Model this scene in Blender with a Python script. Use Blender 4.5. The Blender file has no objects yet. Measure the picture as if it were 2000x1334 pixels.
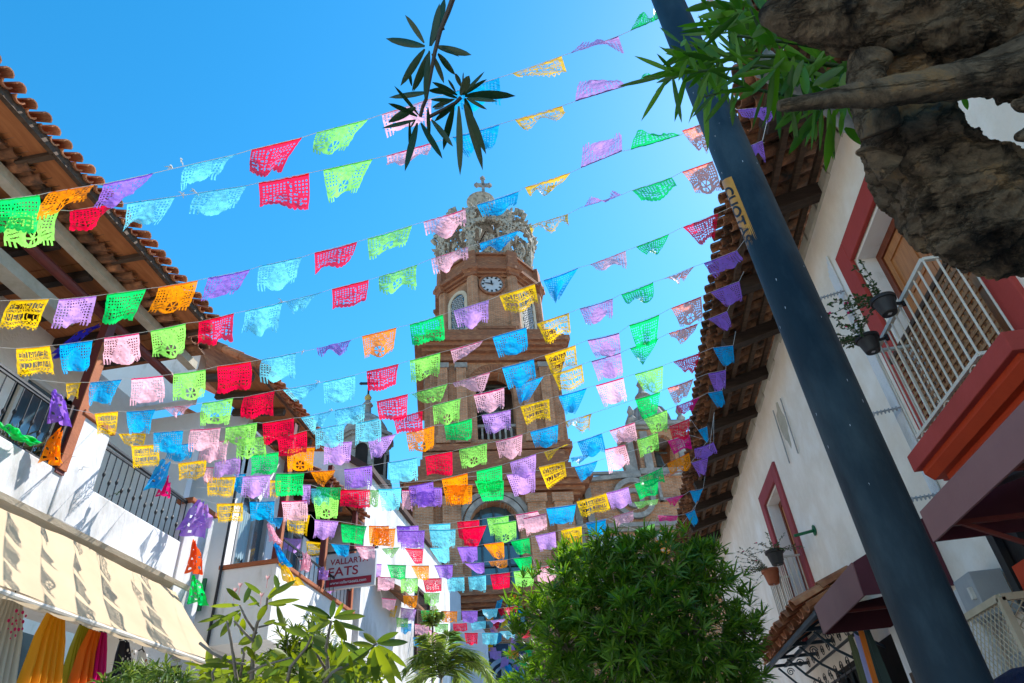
import bpy, bmesh, math, random
from mathutils import Vector, Matrix, noise
random.seed(7)
SC = bpy.context.scene
COL = SC.collection
rad = math.radians
# ---------------------------------------------------------------- camera
FOC = 1290.0                                  # focal length in photo pixels (photo is 2000 x 1334)
CAM = Vector((0, 0, 1.6))
def _cd(px, py): return Vector((px-1000., -(py-667.), -FOC))
Zc = _cd(842, -1100).normalized()             # vertical and street directions seen by the lens
Yc = _cd(1250, 1586).normalized(); Yc = (Yc - Zc*Yc.dot(Zc)).normalized()
Xc = Yc.cross(Zc)
ROT = Matrix((Xc, Yc, Zc))
cd = bpy.data.cameras.new('camera'); cam = bpy.data.objects.new('camera', cd); COL.objects.link(cam)
cd.sensor_width = 36; cd.lens = FOC/2000*36; cd.clip_start = .05; cd.clip_end = 3000
cam.matrix_world = Matrix.Translation(CAM) @ ROT.to_4x4()
SC.camera = cam
# ---------------------------------------------------------------- sky, sun, exposure
SUN_AZ, SUN_EL = rad(42), rad(48)             # azimuth from the street axis towards the right
world = bpy.data.worlds.new('World'); SC.world = world; world.use_nodes = True
nt = world.node_tree; nt.nodes.clear()
sky = nt.nodes.new('ShaderNodeTexSky'); sky.sky_type = 'NISHITA'; sky.sun_disc = False
sky.sun_elevation = SUN_EL; sky.sun_rotation = SUN_AZ
sky.air_density = 1.0; sky.dust_density = 0.15; sky.ozone_density = 1.2; sky.altitude = 0
hs = nt.nodes.new('ShaderNodeHueSaturation'); hs.inputs['Saturation'].default_value = 1.42; hs.inputs['Hue'].default_value = 0.487
bg = nt.nodes.new('ShaderNodeBackground'); bg.inputs['Strength'].default_value = 0.112
wo = nt.nodes.new('ShaderNodeOutputWorld')
nt.links.new(sky.outputs[0], hs.inputs['Color']); nt.links.new(hs.outputs[0], bg.inputs['Color']); nt.links.new(bg.outputs[0], wo.inputs[0])
sl = bpy.data.lights.new('sun', 'SUN'); sl.energy = 3.0; sl.angle = rad(.5); sl.color = (1, .96, .90)
so = bpy.data.objects.new('sun', sl); COL.objects.link(so)
SDIR = Vector((math.sin(SUN_AZ)*math.cos(SUN_EL), math.cos(SUN_AZ)*math.cos(SUN_EL), math.sin(SUN_EL)))
so.rotation_euler = SDIR.to_track_quat('Z', 'Y').to_euler(); so.location = (10, 4, 30)
SC.view_settings.view_transform = 'Standard'; SC.view_settings.look = 'None'
SC.view_settings.exposure = 1.5; SC.view_settings.gamma = 1
# ---------------------------------------------------------------- from the photograph to the place
def ray(px, py): return (ROT @ _cd(px, py)).normalized()
def onx(px, py, x): r = ray(px, py); return CAM + r*(x/r.x)
def ony(px, py, y): r = ray(px, py); return CAM + r*(y/r.y)
def onz(px, py, z): r = ray(px, py); return CAM + r*((z-1.6)/r.z)
def depth_point(p, D): return CAM + ROT @ (_cd(*p)*(D/FOC))
def zp(reg, x, y): ox, oy, s = REG[reg]; return (ox+x/s, oy+y/s)
# ---------------------------------------------------------------- tagging
def tag(o, label=None, cat=None, group=None, kind=None):
    if label: o['label'] = label
    if cat: o['category'] = cat
    if group: o['group'] = group
    if kind: o['kind'] = kind
    return o
def empty(name, loc=(0, 0, 0), rz=0, label=None, cat=None, group=None):
    o = bpy.data.objects.new(name, None); COL.objects.link(o); o.location = loc; o.rotation_euler = (0, 0, rz)
    o.empty_display_size = .2
    return tag(o, label, cat, group)
class MB:
    """collects shapes, then links them as ONE mesh object"""
    def __init__(s): s.v = []; s.f = []; s.m = []; s.mats = []
    def mi(s, mat):
        if mat not in s.mats: s.mats.append(mat)
        return s.mats.index(mat)
    def add(s, vs, fs, mat=None):
        n = len(s.v); s.v += [tuple(v) for v in vs]; k = s.mi(mat) if mat else 0
        for f in fs: s.f.append(tuple(i+n for i in f)); s.m.append(k)
    def box(s, x0, x1, y0, y1, z0, z1, mat=None, M=None):
        vs = [Vector((x, y, z)) for x in (x0, x1) for y in (y0, y1) for z in (z0, z1)]
        if M: vs = [M @ v for v in vs]
        s.add(vs, [(0, 1, 3, 2), (4, 6, 7, 5), (0, 4, 5, 1), (2, 3, 7, 6), (0, 2, 6, 4), (1, 5, 7, 3)], mat)
    def bar(s, a, b, w, h=None, mat=None, up=(0, 0, 1)):
        a = Vector(a); b = Vector(b); h = h or w; d = (b-a).normalized(); u = Vector(up)
        if abs(d.dot(u)) > .98: u = Vector((0, 1, 0))
        r = d.cross(u).normalized()*w/2; u = r.cross(d).normalized()*h/2
        s.add([p+i*r+j*u for p in (a, b) for i, j in ((-1, -1), (1, -1), (1, 1), (-1, 1))],
              [(0, 1, 2, 3), (7, 6, 5, 4), (0, 4, 5, 1), (1, 5, 6, 2), (2, 6, 7, 3), (3, 7, 4, 0)], mat)
    def tube(s, pts, rs, n=8, mat=None, caps=True):
        pts = [Vector(p) for p in pts]
        if not hasattr(rs, '__len__'): rs = [rs]*len(pts)
        base = len(s.v); k = s.mi(mat) if mat else 0; prev = None
        for i, p in enumerate(pts):
            d = (pts[min(i+1, len(pts)-1)] - pts[max(i-1, 0)]).normalized()
            if prev is None: a = d.cross(Vector((0, 0, 1)) if abs(d.z) < .9 else Vector((1, 0, 0))).normalized()
            else: a = (prev - d*prev.dot(d)).normalized()
            prev = a; b = d.cross(a)
            for j in range(n):
                t = 2*math.pi*j/n; s.v.append(tuple(p + (a*math.cos(t)+b*math.sin(t))*rs[i]))
        for i in range(len(pts)-1):
            for j in range(n):
                q = base+i*n; s.f.append((q+j, q+(j+1) % n, q+n+(j+1) % n, q+n+j)); s.m.append(k)
        if caps:
            s.f.append(tuple(base+j for j in range(n))[::-1]); s.m.append(k)
            q = base+(len(pts)-1)*n; s.f.append(tuple(q+j for j in range(n))); s.m.append(k)
    def lathe(s, prof, n=24, c=(0, 0, 0), mat=None, a0=0, M=None, square=False):
        """prof: (r, z) list turned about z; square gives polygonal plan with n sides, r = apothem"""
        vs = []
        for r, z in prof:
            if square: r = r/math.cos(math.pi/n)
            for j in range(n):
                t = a0+2*math.pi*(j+(.5 if square else 0))/n; v = Vector((c[0]+r*math.cos(t), c[1]+r*math.sin(t), c[2]+z)); vs.append(M @ v if M else v)
        fs = [(i*n+j, i*n+(j+1) % n, (i+1)*n+(j+1) % n, (i+1)*n+j) for i in range(len(prof)-1) for j in range(n)]
        fs.append(tuple(range(n))[::-1]); fs.append(tuple((len(prof)-1)*n+j for j in range(n)))
        s.add(vs, fs, mat)
    def prism(s, poly, axis, a, b, mat=None, M=None):
        """poly: 2D points; extruded along axis 'x','y','z' from a to b"""
        def P(p, t): return Vector((t, p[0], p[1]) if axis == 'x' else (p[0], t, p[1]) if axis == 'y' else (p[0], p[1], t))
        n = len(poly); vs = [P(p, a) for p in poly]+[P(p, b) for p in poly]
        if M: vs = [M @ v for v in vs]
        s.add(vs, [tuple(range(n)), tuple(range(2*n-1, n-1, -1))]+[(i, i+n, (i+1) % n+n, (i+1) % n) for i in range(n)], mat)
    def quad(s, a, b, c, d, mat=None): s.add([a, b, c, d], [(0, 1, 2, 3)], mat)
    def leaf(s, p0, p1, w, side, droop=0., n=4, mat=None, fold=.25):
        """a lance-shaped leaf with a folded midrib"""
        p0 = Vector(p0); p1 = Vector(p1); d = p1-p0; L = d.length
        if L < 1e-5: return
        sd = Vector(side); sd = (sd - d*(sd.dot(d)/L/L)); sd = sd.normalized() if sd.length > 1e-4 else d.orthogonal().normalized()
        nm = sd.cross(d/L); vs = []
        for i in range(n+1):
            t = i/n; c = p0 + d*t + Vector((0, 0, -droop*L*t*t)); ww = w*.5*(math.sin(math.pi*min(1, t*.93+.05))**.75)
            if i == n: ww = 0
            vs += [c - sd*ww + nm*ww*fold, c, c + sd*ww + nm*ww*fold]
        fs = []
        for i in range(n):
            q = i*3; fs += [(q, q+1, q+4, q+3), (q+1, q+2, q+5, q+4)]
        s.add(vs, fs, mat)
    def build(s, name, mat=None, parent=None, smooth=False, bevel=0., M=None):
        me = bpy.data.meshes.new(name)
        me.from_pydata([tuple(M @ Vector(v)) for v in s.v] if M else s.v, [], s.f)
        mats = s.mats or ([mat] if mat else [])
        for m in mats: me.materials.append(m)
        if len(s.mats) > 1: me.polygons.foreach_set('material_index', s.m)
        if smooth: me.polygons.foreach_set('use_smooth', [True]*len(me.polygons))
        me.update()
        o = bpy.data.objects.new(name, me); COL.objects.link(o)
        if parent: o.parent = parent
        if bevel:
            b = o.modifiers.new('bevel', 'BEVEL'); b.width = bevel; b.segments = 2; b.limit_method = 'ANGLE'
        return o
def part(name, mat, parent, fn, **k):
    m = MB(); fn(m); return m.build(name, mat, parent, **k)
# ---------------------------------------------------------------- materials
def newmat(name):
    m = bpy.data.materials.new(name); m.use_nodes = True; t = m.node_tree; t.nodes.clear()
    return m, t, (lambda a, **k: _node(t, a, **k))
def _node(t, a, **k):
    n = t.nodes.new('ShaderNode'+a)
    for q, v in k.items():
        if q in n.inputs: n.inputs[q].default_value = v
        else: setattr(n, q, v)
    return n
def ramp(t, stops):
    r = t.nodes.new('ShaderNodeValToRGB'); e = r.color_ramp.elements
    while len(e) < len(stops): e.new(.5)
    for i, (p, c) in enumerate(stops): e[i].position = p; e[i].color = (*c, 1)
    return r
def rough(name, c1, c2, scale=3., c3=None, r=.85, bump=.15, bscale=30., detail=8, stretch=(1, 1, 1), spec=.3, coat=0., island=0., lo=.35, hi=.65):
    """weathered surface: colours mixed by noise, fine bump"""
    m, t, N = newmat(name); L = t.links.new
    tc = N('TexCoord'); mp = N('Mapping'); mp.inputs['Scale'].default_value = stretch; L(tc.outputs['Object'], mp.inputs[0])
    n1 = N('TexNoise', Scale=scale, Detail=detail, Roughness=.62); L(mp.outputs[0], n1.inputs['Vector'])
    st = [(lo, c1), (hi, c2)] if c3 is None else [(lo, c1), ((lo+hi)/2, c2), (hi+.05, c3)]
    rp = ramp(t, st); L(n1.outputs['Fac'], rp.inputs[0]); col = rp.outputs[0]
    if island:
        g = N('NewGeometry'); hv = N('HueSaturation'); mr = N('MapRange'); mr.inputs['To Min'].default_value = 1-island; mr.inputs['To Max'].default_value = 1+island
        L(g.outputs['Random Per Island'], mr.inputs['Value']); L(mr.outputs[0], hv.inputs['Value']); L(col, hv.inputs['Color']); col = hv.outputs[0]
    n2 = N('TexNoise', Scale=bscale, Detail=6, Roughness=.6); L(mp.outputs[0], n2.inputs['Vector'])
    b = N('Bump', Strength=bump, Distance=.02); L(n2.outputs['Fac'], b.inputs['Height'])
    p = N('BsdfPrincipled', Roughness=r); p.inputs['Specular IOR Level'].default_value = spec; p.inputs['Coat Weight'].default_value = coat
    L(col, p.inputs['Base Color']); L(b.outputs[0], p.inputs['Normal'])
    o = N('OutputMaterial'); L(p.outputs[0], o.inputs[0]); return m
def brickmat(name, c1, c2, mortar, sc=1., bw=.28, rh=.075):
    m, t, N = newmat(name); L = t.links.new
    tc = N('TexCoord'); ge = N('NewGeometry')
    sx = N('SeparateXYZ'); L(tc.outputs['Object'], sx.inputs[0])
    ad = N('Math', operation='ADD'); L(sx.outputs[0], ad.inputs[0]); L(sx.outputs[1], ad.inputs[1])
    cx = N('CombineXYZ'); L(ad.outputs[0], cx.inputs[0]); L(sx.outputs[2], cx.inputs[1])
    b = N('TexBrick', Scale=sc); b.inputs['Brick Width'].default_value = bw; b.inputs['Row Height'].default_value = rh; b.inputs['Mortar Size'].default_value = .012
    b.inputs['Color1'].default_value = (*c1, 1); b.inputs['Color2'].default_value = (*c2, 1); b.inputs['Mortar'].default_value = (*mortar, 1); b.inputs['Bias'].default_value = -.1
    L(cx.outputs[0], b.inputs['Vector'])
    n = N('TexNoise', Scale=1.1, Detail=9, Roughness=.7); L(tc.outputs['Object'], n.inputs['Vector'])
    rp = ramp(t, [(.3, (.5, .48, .46)), (.52, (1, 1, 1)), (.75, (1.25, 1.08, .95))]); L(n.outputs['Fac'], rp.inputs[0])
    mx = N('Mix', data_type='RGBA', blend_type='MULTIPLY'); mx.inputs[0].default_value = 1; L(b.outputs['Color'], mx.inputs[6]); L(rp.outputs[0], mx.inputs[7])
    bp = N('Bump', Strength=.6, Distance=.03); bp.invert = True; L(b.outputs['Fac'], bp.inputs['Height'])
    p = N('BsdfPrincipled', Roughness=.9); p.inputs['Specular IOR Level'].default_value = .2; L(mx.outputs[2], p.inputs['Base Color']); L(bp.outputs[0], p.inputs['Normal'])
    o = N('OutputMaterial'); L(p.outputs[0], o.inputs[0]); return m
def thin(name, col, trans=.55, see=0., r=.5, var=.0, spec=.3, vscale=8., tcol=None):
    """paper, leaves, cloth: light comes through from behind"""
    m, t, N = newmat(name); L = t.links.new
    tc = N('TexCoord'); n = N('TexNoise', Scale=vscale, Detail=4); L(tc.outputs['Object'], n.inputs['Vector'])
    hv = N('HueSaturation'); hv.inputs['Color'].default_value = (*col, 1); mr = N('MapRange'); mr.inputs['From Min'].default_value = .3; mr.inputs['From Max'].default_value = .7
    mr.inputs['To Min'].default_value = 1-var; mr.inputs['To Max'].default_value = 1+var; L(n.outputs['Fac'], mr.inputs['Value']); L(mr.outputs[0], hv.inputs['Value'])
    p = N('BsdfPrincipled', Roughness=r); p.inputs['Specular IOR Level'].default_value = spec; L(hv.outputs[0], p.inputs['Base Color'])
    tr = N('BsdfTranslucent')
    if tcol: tr.inputs['Color'].default_value = (*tcol, 1)
    else: L(hv.outputs[0], tr.inputs['Color'])
    mx = N('MixShader'); mx.inputs[0].default_value = trans; L(p.outputs[0], mx.inputs[1]); L(tr.outputs[0], mx.inputs[2]); out = mx.outputs[0]
    if see:
        tp = N('BsdfTransparent'); m2 = N('MixShader'); m2.inputs[0].default_value = see; L(out, m2.inputs[1]); L(tp.outputs[0], m2.inputs[2]); out = m2.outputs[0]
    o = N('OutputMaterial'); L(out, o.inputs[0]); return m
def leafmat(name, a, b, trans=.45, tcol=None, r=.38):
    m, t, N = newmat(name); L = t.links.new
    g = N('NewGeometry'); rp = ramp(t, [(0, a), (1, b)]); L(g.outputs['Random Per Island'], rp.inputs[0])
    p = N('BsdfPrincipled', Roughness=r); p.inputs['Specular IOR Level'].default_value = .5; L(rp.outputs[0], p.inputs['Base Color'])
    tr = N('BsdfTranslucent'); hv = N('HueSaturation', Saturation=1.1, Value=1.6); hv.inputs['Hue'].default_value = .485; L(rp.outputs[0], hv.inputs['Color']); L(hv.outputs[0], tr.inputs['Color'])
    mx = N('MixShader'); mx.inputs[0].default_value = trans; L(p.outputs[0], mx.inputs[1]); L(tr.outputs[0], mx.inputs[2])
    o = N('OutputMaterial'); L(mx.outputs[0], o.inputs[0]); return m
def glass(name, col, r=.08):
    m, t, N = newmat(name); L = t.links.new
    p = N('BsdfPrincipled', Roughness=r); p.inputs['Base Color'].default_value = (*col, 1); p.inputs['Specular IOR Level'].default_value = 1.; p.inputs['Coat Weight'].default_value = .6
    o = N('OutputMaterial'); L(p.outputs[0], o.inputs[0]); return m
def barkmat():
    m, t, N = newmat('bark'); L = t.links.new; tc = N('TexCoord')
    n1 = N('TexNoise', Scale=8., Detail=14, Roughness=.72, Distortion=.6); L(tc.outputs['Object'], n1.inputs['Vector'])
    r1 = ramp(t, [(.34, (.05, .038, .03)), (.45, (.21, .145, .095)), (.55, (.36, .25, .16)), (.63, (.56, .32, .15)), (.70, (.42, .36, .3))]); L(n1.outputs['Fac'], r1.inputs[0])
    mp = N('Mapping'); mp.inputs['Scale'].default_value = (9, 34, 46); L(tc.outputs['Object'], mp.inputs[0])
    v = N('TexVoronoi', Scale=1., feature='DISTANCE_TO_EDGE'); n0 = N('TexNoise', Scale=3., Detail=8); L(mp.outputs[0], n0.inputs['Vector'])
    mx0 = N('Mix', data_type='RGBA'); mx0.inputs[0].default_value = .55; L(mp.outputs[0], mx0.inputs[6]); L(n0.outputs['Color'], mx0.inputs[7]); L(mx0.outputs[2], v.inputs['Vector'])
    r2 = ramp(t, [(0, (.25, .25, .25)), (.12, (1, 1, 1))]); L(v.outputs['Distance'], r2.inputs[0])
    mu = N('Mix', data_type='RGBA', blend_type='MULTIPLY'); mu.inputs[0].default_value = .8; L(r1.outputs[0], mu.inputs[6]); L(r2.outputs[0], mu.inputs[7])
    n3 = N('TexNoise', Scale=38., Detail=10, Roughness=.75); L(tc.outputs['Object'], n3.inputs['Vector'])
    ad = N('Math', operation='MULTIPLY_ADD'); ad.inputs[1].default_value = .5; L(r2.outputs[0], ad.inputs[0]); L(n3.outputs['Fac'], ad.inputs[2])
    b = N('Bump', Strength=1., Distance=.07); L(ad.outputs[0], b.inputs['Height'])
    p = N('BsdfPrincipled', Roughness=.95); p.inputs['Specular IOR Level'].default_value = .15; L(mu.outputs[2], p.inputs['Base Color']); L(b.outputs[0], p.inputs['Normal'])
    o = N('OutputMaterial'); L(p.outputs[0], o.inputs[0]); return m
M = dict(
 white=rough('white_stucco', (.66, .66, .68), (.40, .385, .36), 1.0, c3=(.70, .70, .72), r=.9, bump=.45, bscale=12, lo=.25, hi=.5, stretch=(1, 1, .5)),
 cream=rough('cream_stucco', (.88, .79, .69), (.78, .68, .57), .9, c3=(.90, .84, .77), r=.92, bump=.35, bscale=18),
 oldwhite=rough('aged_white_wall', (.45, .43, .38), (.76, .74, .72), 2.2, c3=(.8, .79, .78), r=.9, bump=.3, bscale=22, lo=.25, hi=.5, stretch=(1, 1, .45)),
 ledge=rough('soiled_ledge', (.55, .47, .36), (.42, .35, .26), 3, r=.95, bump=.3, stretch=(1, .3, 1)),
 plaster=rough('broken_plaster', (.5, .44, .35), (.4, .35, .27), 6, r=.95, bump=.8, bscale=14),
 brick=brickmat('tower_brick', (.48, .205, .10), (.30, .135, .07), (.40, .30, .22)),
 redbrick=rough('cornice_brick', (.34, .13, .06), (.2, .085, .05), 2.5, c3=(.42, .2, .1), r=.9, bump=.6, bscale=30, stretch=(1, 1, 5)),
 stone=rough('grey_stone', (.3, .29, .28), (.2, .19, .18), 1.6, c3=(.4, .38, .35), r=.9, bump=.6, bscale=12),
 filigree=rough('aged_filigree', (.17, .15, .12), (.34, .31, .26), 5, c3=(.46, .42, .34), r=.85, bump=.8, bscale=9),
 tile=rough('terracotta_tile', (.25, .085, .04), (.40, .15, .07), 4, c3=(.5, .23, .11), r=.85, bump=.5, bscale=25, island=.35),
 darktile=rough('dark_tile', (.06, .04, .028), (.20, .085, .042), 5, c3=(.42, .18, .08), r=.85, bump=.7, bscale=20, island=.35),  # darker, more mottled version of the terracotta, tone varies per tile
 plank=rough('orange_planks', (.42, .15, .05), (.3, .095, .03), 3, r=.7, bump=.25, stretch=(6, .6, 1), island=.2),
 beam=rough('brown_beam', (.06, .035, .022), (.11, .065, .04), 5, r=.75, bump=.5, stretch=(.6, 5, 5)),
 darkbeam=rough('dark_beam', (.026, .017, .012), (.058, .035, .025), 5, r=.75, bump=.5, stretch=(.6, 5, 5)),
 redbeam=rough('red_brown_steel', (.16, .03, .025), (.11, .025, .02), 3, r=.5, bump=.1),
 redpaint=rough('red_paint', (.42, .055, .045), (.36, .045, .035), 1.5, r=.75, bump=.3, bscale=14),
 orangered=rough('orange_red_paint', (.5, .05, .012), (.42, .04, .01), 2, r=.65, bump=.2),
 rose=rough('rose_paint', (.36, .07, .08), (.28, .055, .06), 1.5, r=.8, bump=.3, bscale=14),
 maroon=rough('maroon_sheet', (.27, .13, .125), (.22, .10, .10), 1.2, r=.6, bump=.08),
 shademaroon=rough('shaded_maroon_sheet', (.09, .018, .03), (.07, .012, .02), 1.4, r=.5, bump=.08),  # same maroon sheet, shade of canopy ends and underside put into the colour
 brown=rough('brown_glazing_bar', (.07, .03, .02), (.05, .025, .018), 4, r=.6, bump=.1),
 wood=rough('varnished_wood', (.5, .2, .065), (.36, .13, .04), 4, r=.45, bump=.2, stretch=(5, 5, .5)),
 darkwood=rough('dark_varnished_wood', (.22, .05, .02), (.15, .035, .015), 4, r=.45, bump=.2, stretch=(5, 5, .5)),
 lattice=rough('wood_lattice', (.34, .19, .095), (.25, .13, .065), 6, r=.7, bump=.2),
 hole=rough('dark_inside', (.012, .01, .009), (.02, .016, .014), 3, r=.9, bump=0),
 iron=rough('black_iron', (.015, .015, .017), (.03, .03, .033), 6, r=.45, bump=.1),
 blueiron=rough('blue_grey_iron', (.04, .07, .10), (.025, .045, .065), 5, r=.5, bump=.2),
 whitemetal=rough('white_rail_paint', (.64, .60, .54), (.54, .49, .42), 5, r=.5, bump=.1),
 polepaint=rough('blue_black_pole_paint', (.014, .028, .040), (.008, .017, .026), 2.6, c3=(.045, .068, .082), r=.6, bump=.25, bscale=14, coat=0., spec=.25, stretch=(1, 1, .35)),
 grey=rough('grey_paint', (.35, .36, .37), (.28, .29, .3), 3, r=.6, bump=.1),
 sheet=rough('corrugated_grey_sheet', (.1, .1, .105), (.055, .055, .06), 3, r=.5, bump=.1),
 beige=rough('beige_steel', (.5, .42, .3), (.4, .33, .23), 4, r=.55, bump=.15),
 cloth=thin('awning_canvas', (.60, .465, .31), trans=.2, r=.9, var=.08, spec=.1, vscale=1.6),
 cap=rough('terracotta_capping', (.42, .13, .05), (.3, .09, .04), 4, r=.8, bump=.3),
 blackplastic=rough('black_plastic', (.02, .019, .021), (.028, .026, .03), 4, r=.5, bump=.05),
 clay=rough('clay_pot', (.38, .12, .06), (.3, .09, .045), 4, r=.8, bump=.2),
 bark=barkmat(),
 stem=rough('grey_stem', (.16, .13, .11), (.26, .22, .18), 20, r=.8, bump=.4, bscale=60),
 greystem=rough('pale_limb', (.26, .25, .25), (.38, .37, .36), 20, r=.8, bump=.6, bscale=60),
 twig=rough('dark_twig', (.05, .035, .03), (.08, .06, .045), 20, r=.7, bump=.2),
 street=rough('cobble_ground', (.36, .33, .29), (.46, .42, .37), 9, r=.9, bump=.8, bscale=9),
 blueglass=glass('blue_glass', (.045, .085, .11)), darkglass=glass('dark_glass', (.02, .024, .028)),
 clock=rough('clock_face', (.46, .49, .54), (.40, .43, .48), 2, r=.5, bump=.03),
 black=rough('black_paint', (.01, .01, .012), (.015, .015, .016), 2, r=.5, bump=0),
 bell=rough('weathered_bell', (.05, .06, .06), (.09, .1, .09), 3, r=.5, bump=.1),
 gold=rough('gilt', (.5, .34, .08), (.4, .26, .06), 3, r=.35, bump=.05),
 signwhite=rough('sign_board', (.5, .5, .53), (.47, .47, .5), 2, r=.5, bump=0),
 signred=rough('sign_red', (.3, .015, .035), (.27, .013, .03), 2, r=.5, bump=0),
 signgreen=rough('sign_green', (.01, .14, .06), (.012, .12, .05), 2, r=.5, bump=0),
 sticker=rough('sticker_amber', (.52, .24, .03), (.4, .17, .02), 9, r=.4, bump=0),
 skin=rough('skin', (.4, .24, .17), (.36, .21, .15), 6, r=.55, bump=.05),
 navy=rough('navy_knit', (.008, .010, .035), (.014, .016, .05), 30, r=.95, bump=.8, bscale=80),
 lf_dark=leafmat('sprig_leaf', (.012, .035, .010), (.02, .055, .014), trans=.25),
 lf_near=leafmat('near_leaf', (.025, .085, .010), (.10, .25, .025), trans=.5),
 lf_tree=leafmat('oleander_leaf', (.035, .115, .016), (.16, .31, .03), trans=.5),
 lf_plum=leafmat('plumeria_leaf', (.05, .105, .018), (.17, .22, .02), trans=.5),
 lf_palm=leafmat('palm_leaf', (.08, .16, .03), (.2, .27, .05), trans=.4),
 lf_pot=leafmat('pot_leaf', (.02, .06, .015), (.05, .1, .03), trans=.3),
 lf_dry=leafmat('dry_leaf', (.07, .08, .04), (.14, .13, .07), trans=.2),
 pinkflower=thin('pink_petal', (.75, .03, .2), trans=.4), palepink=thin('pale_petal', (.75, .45, .45), trans=.4),
)
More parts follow.
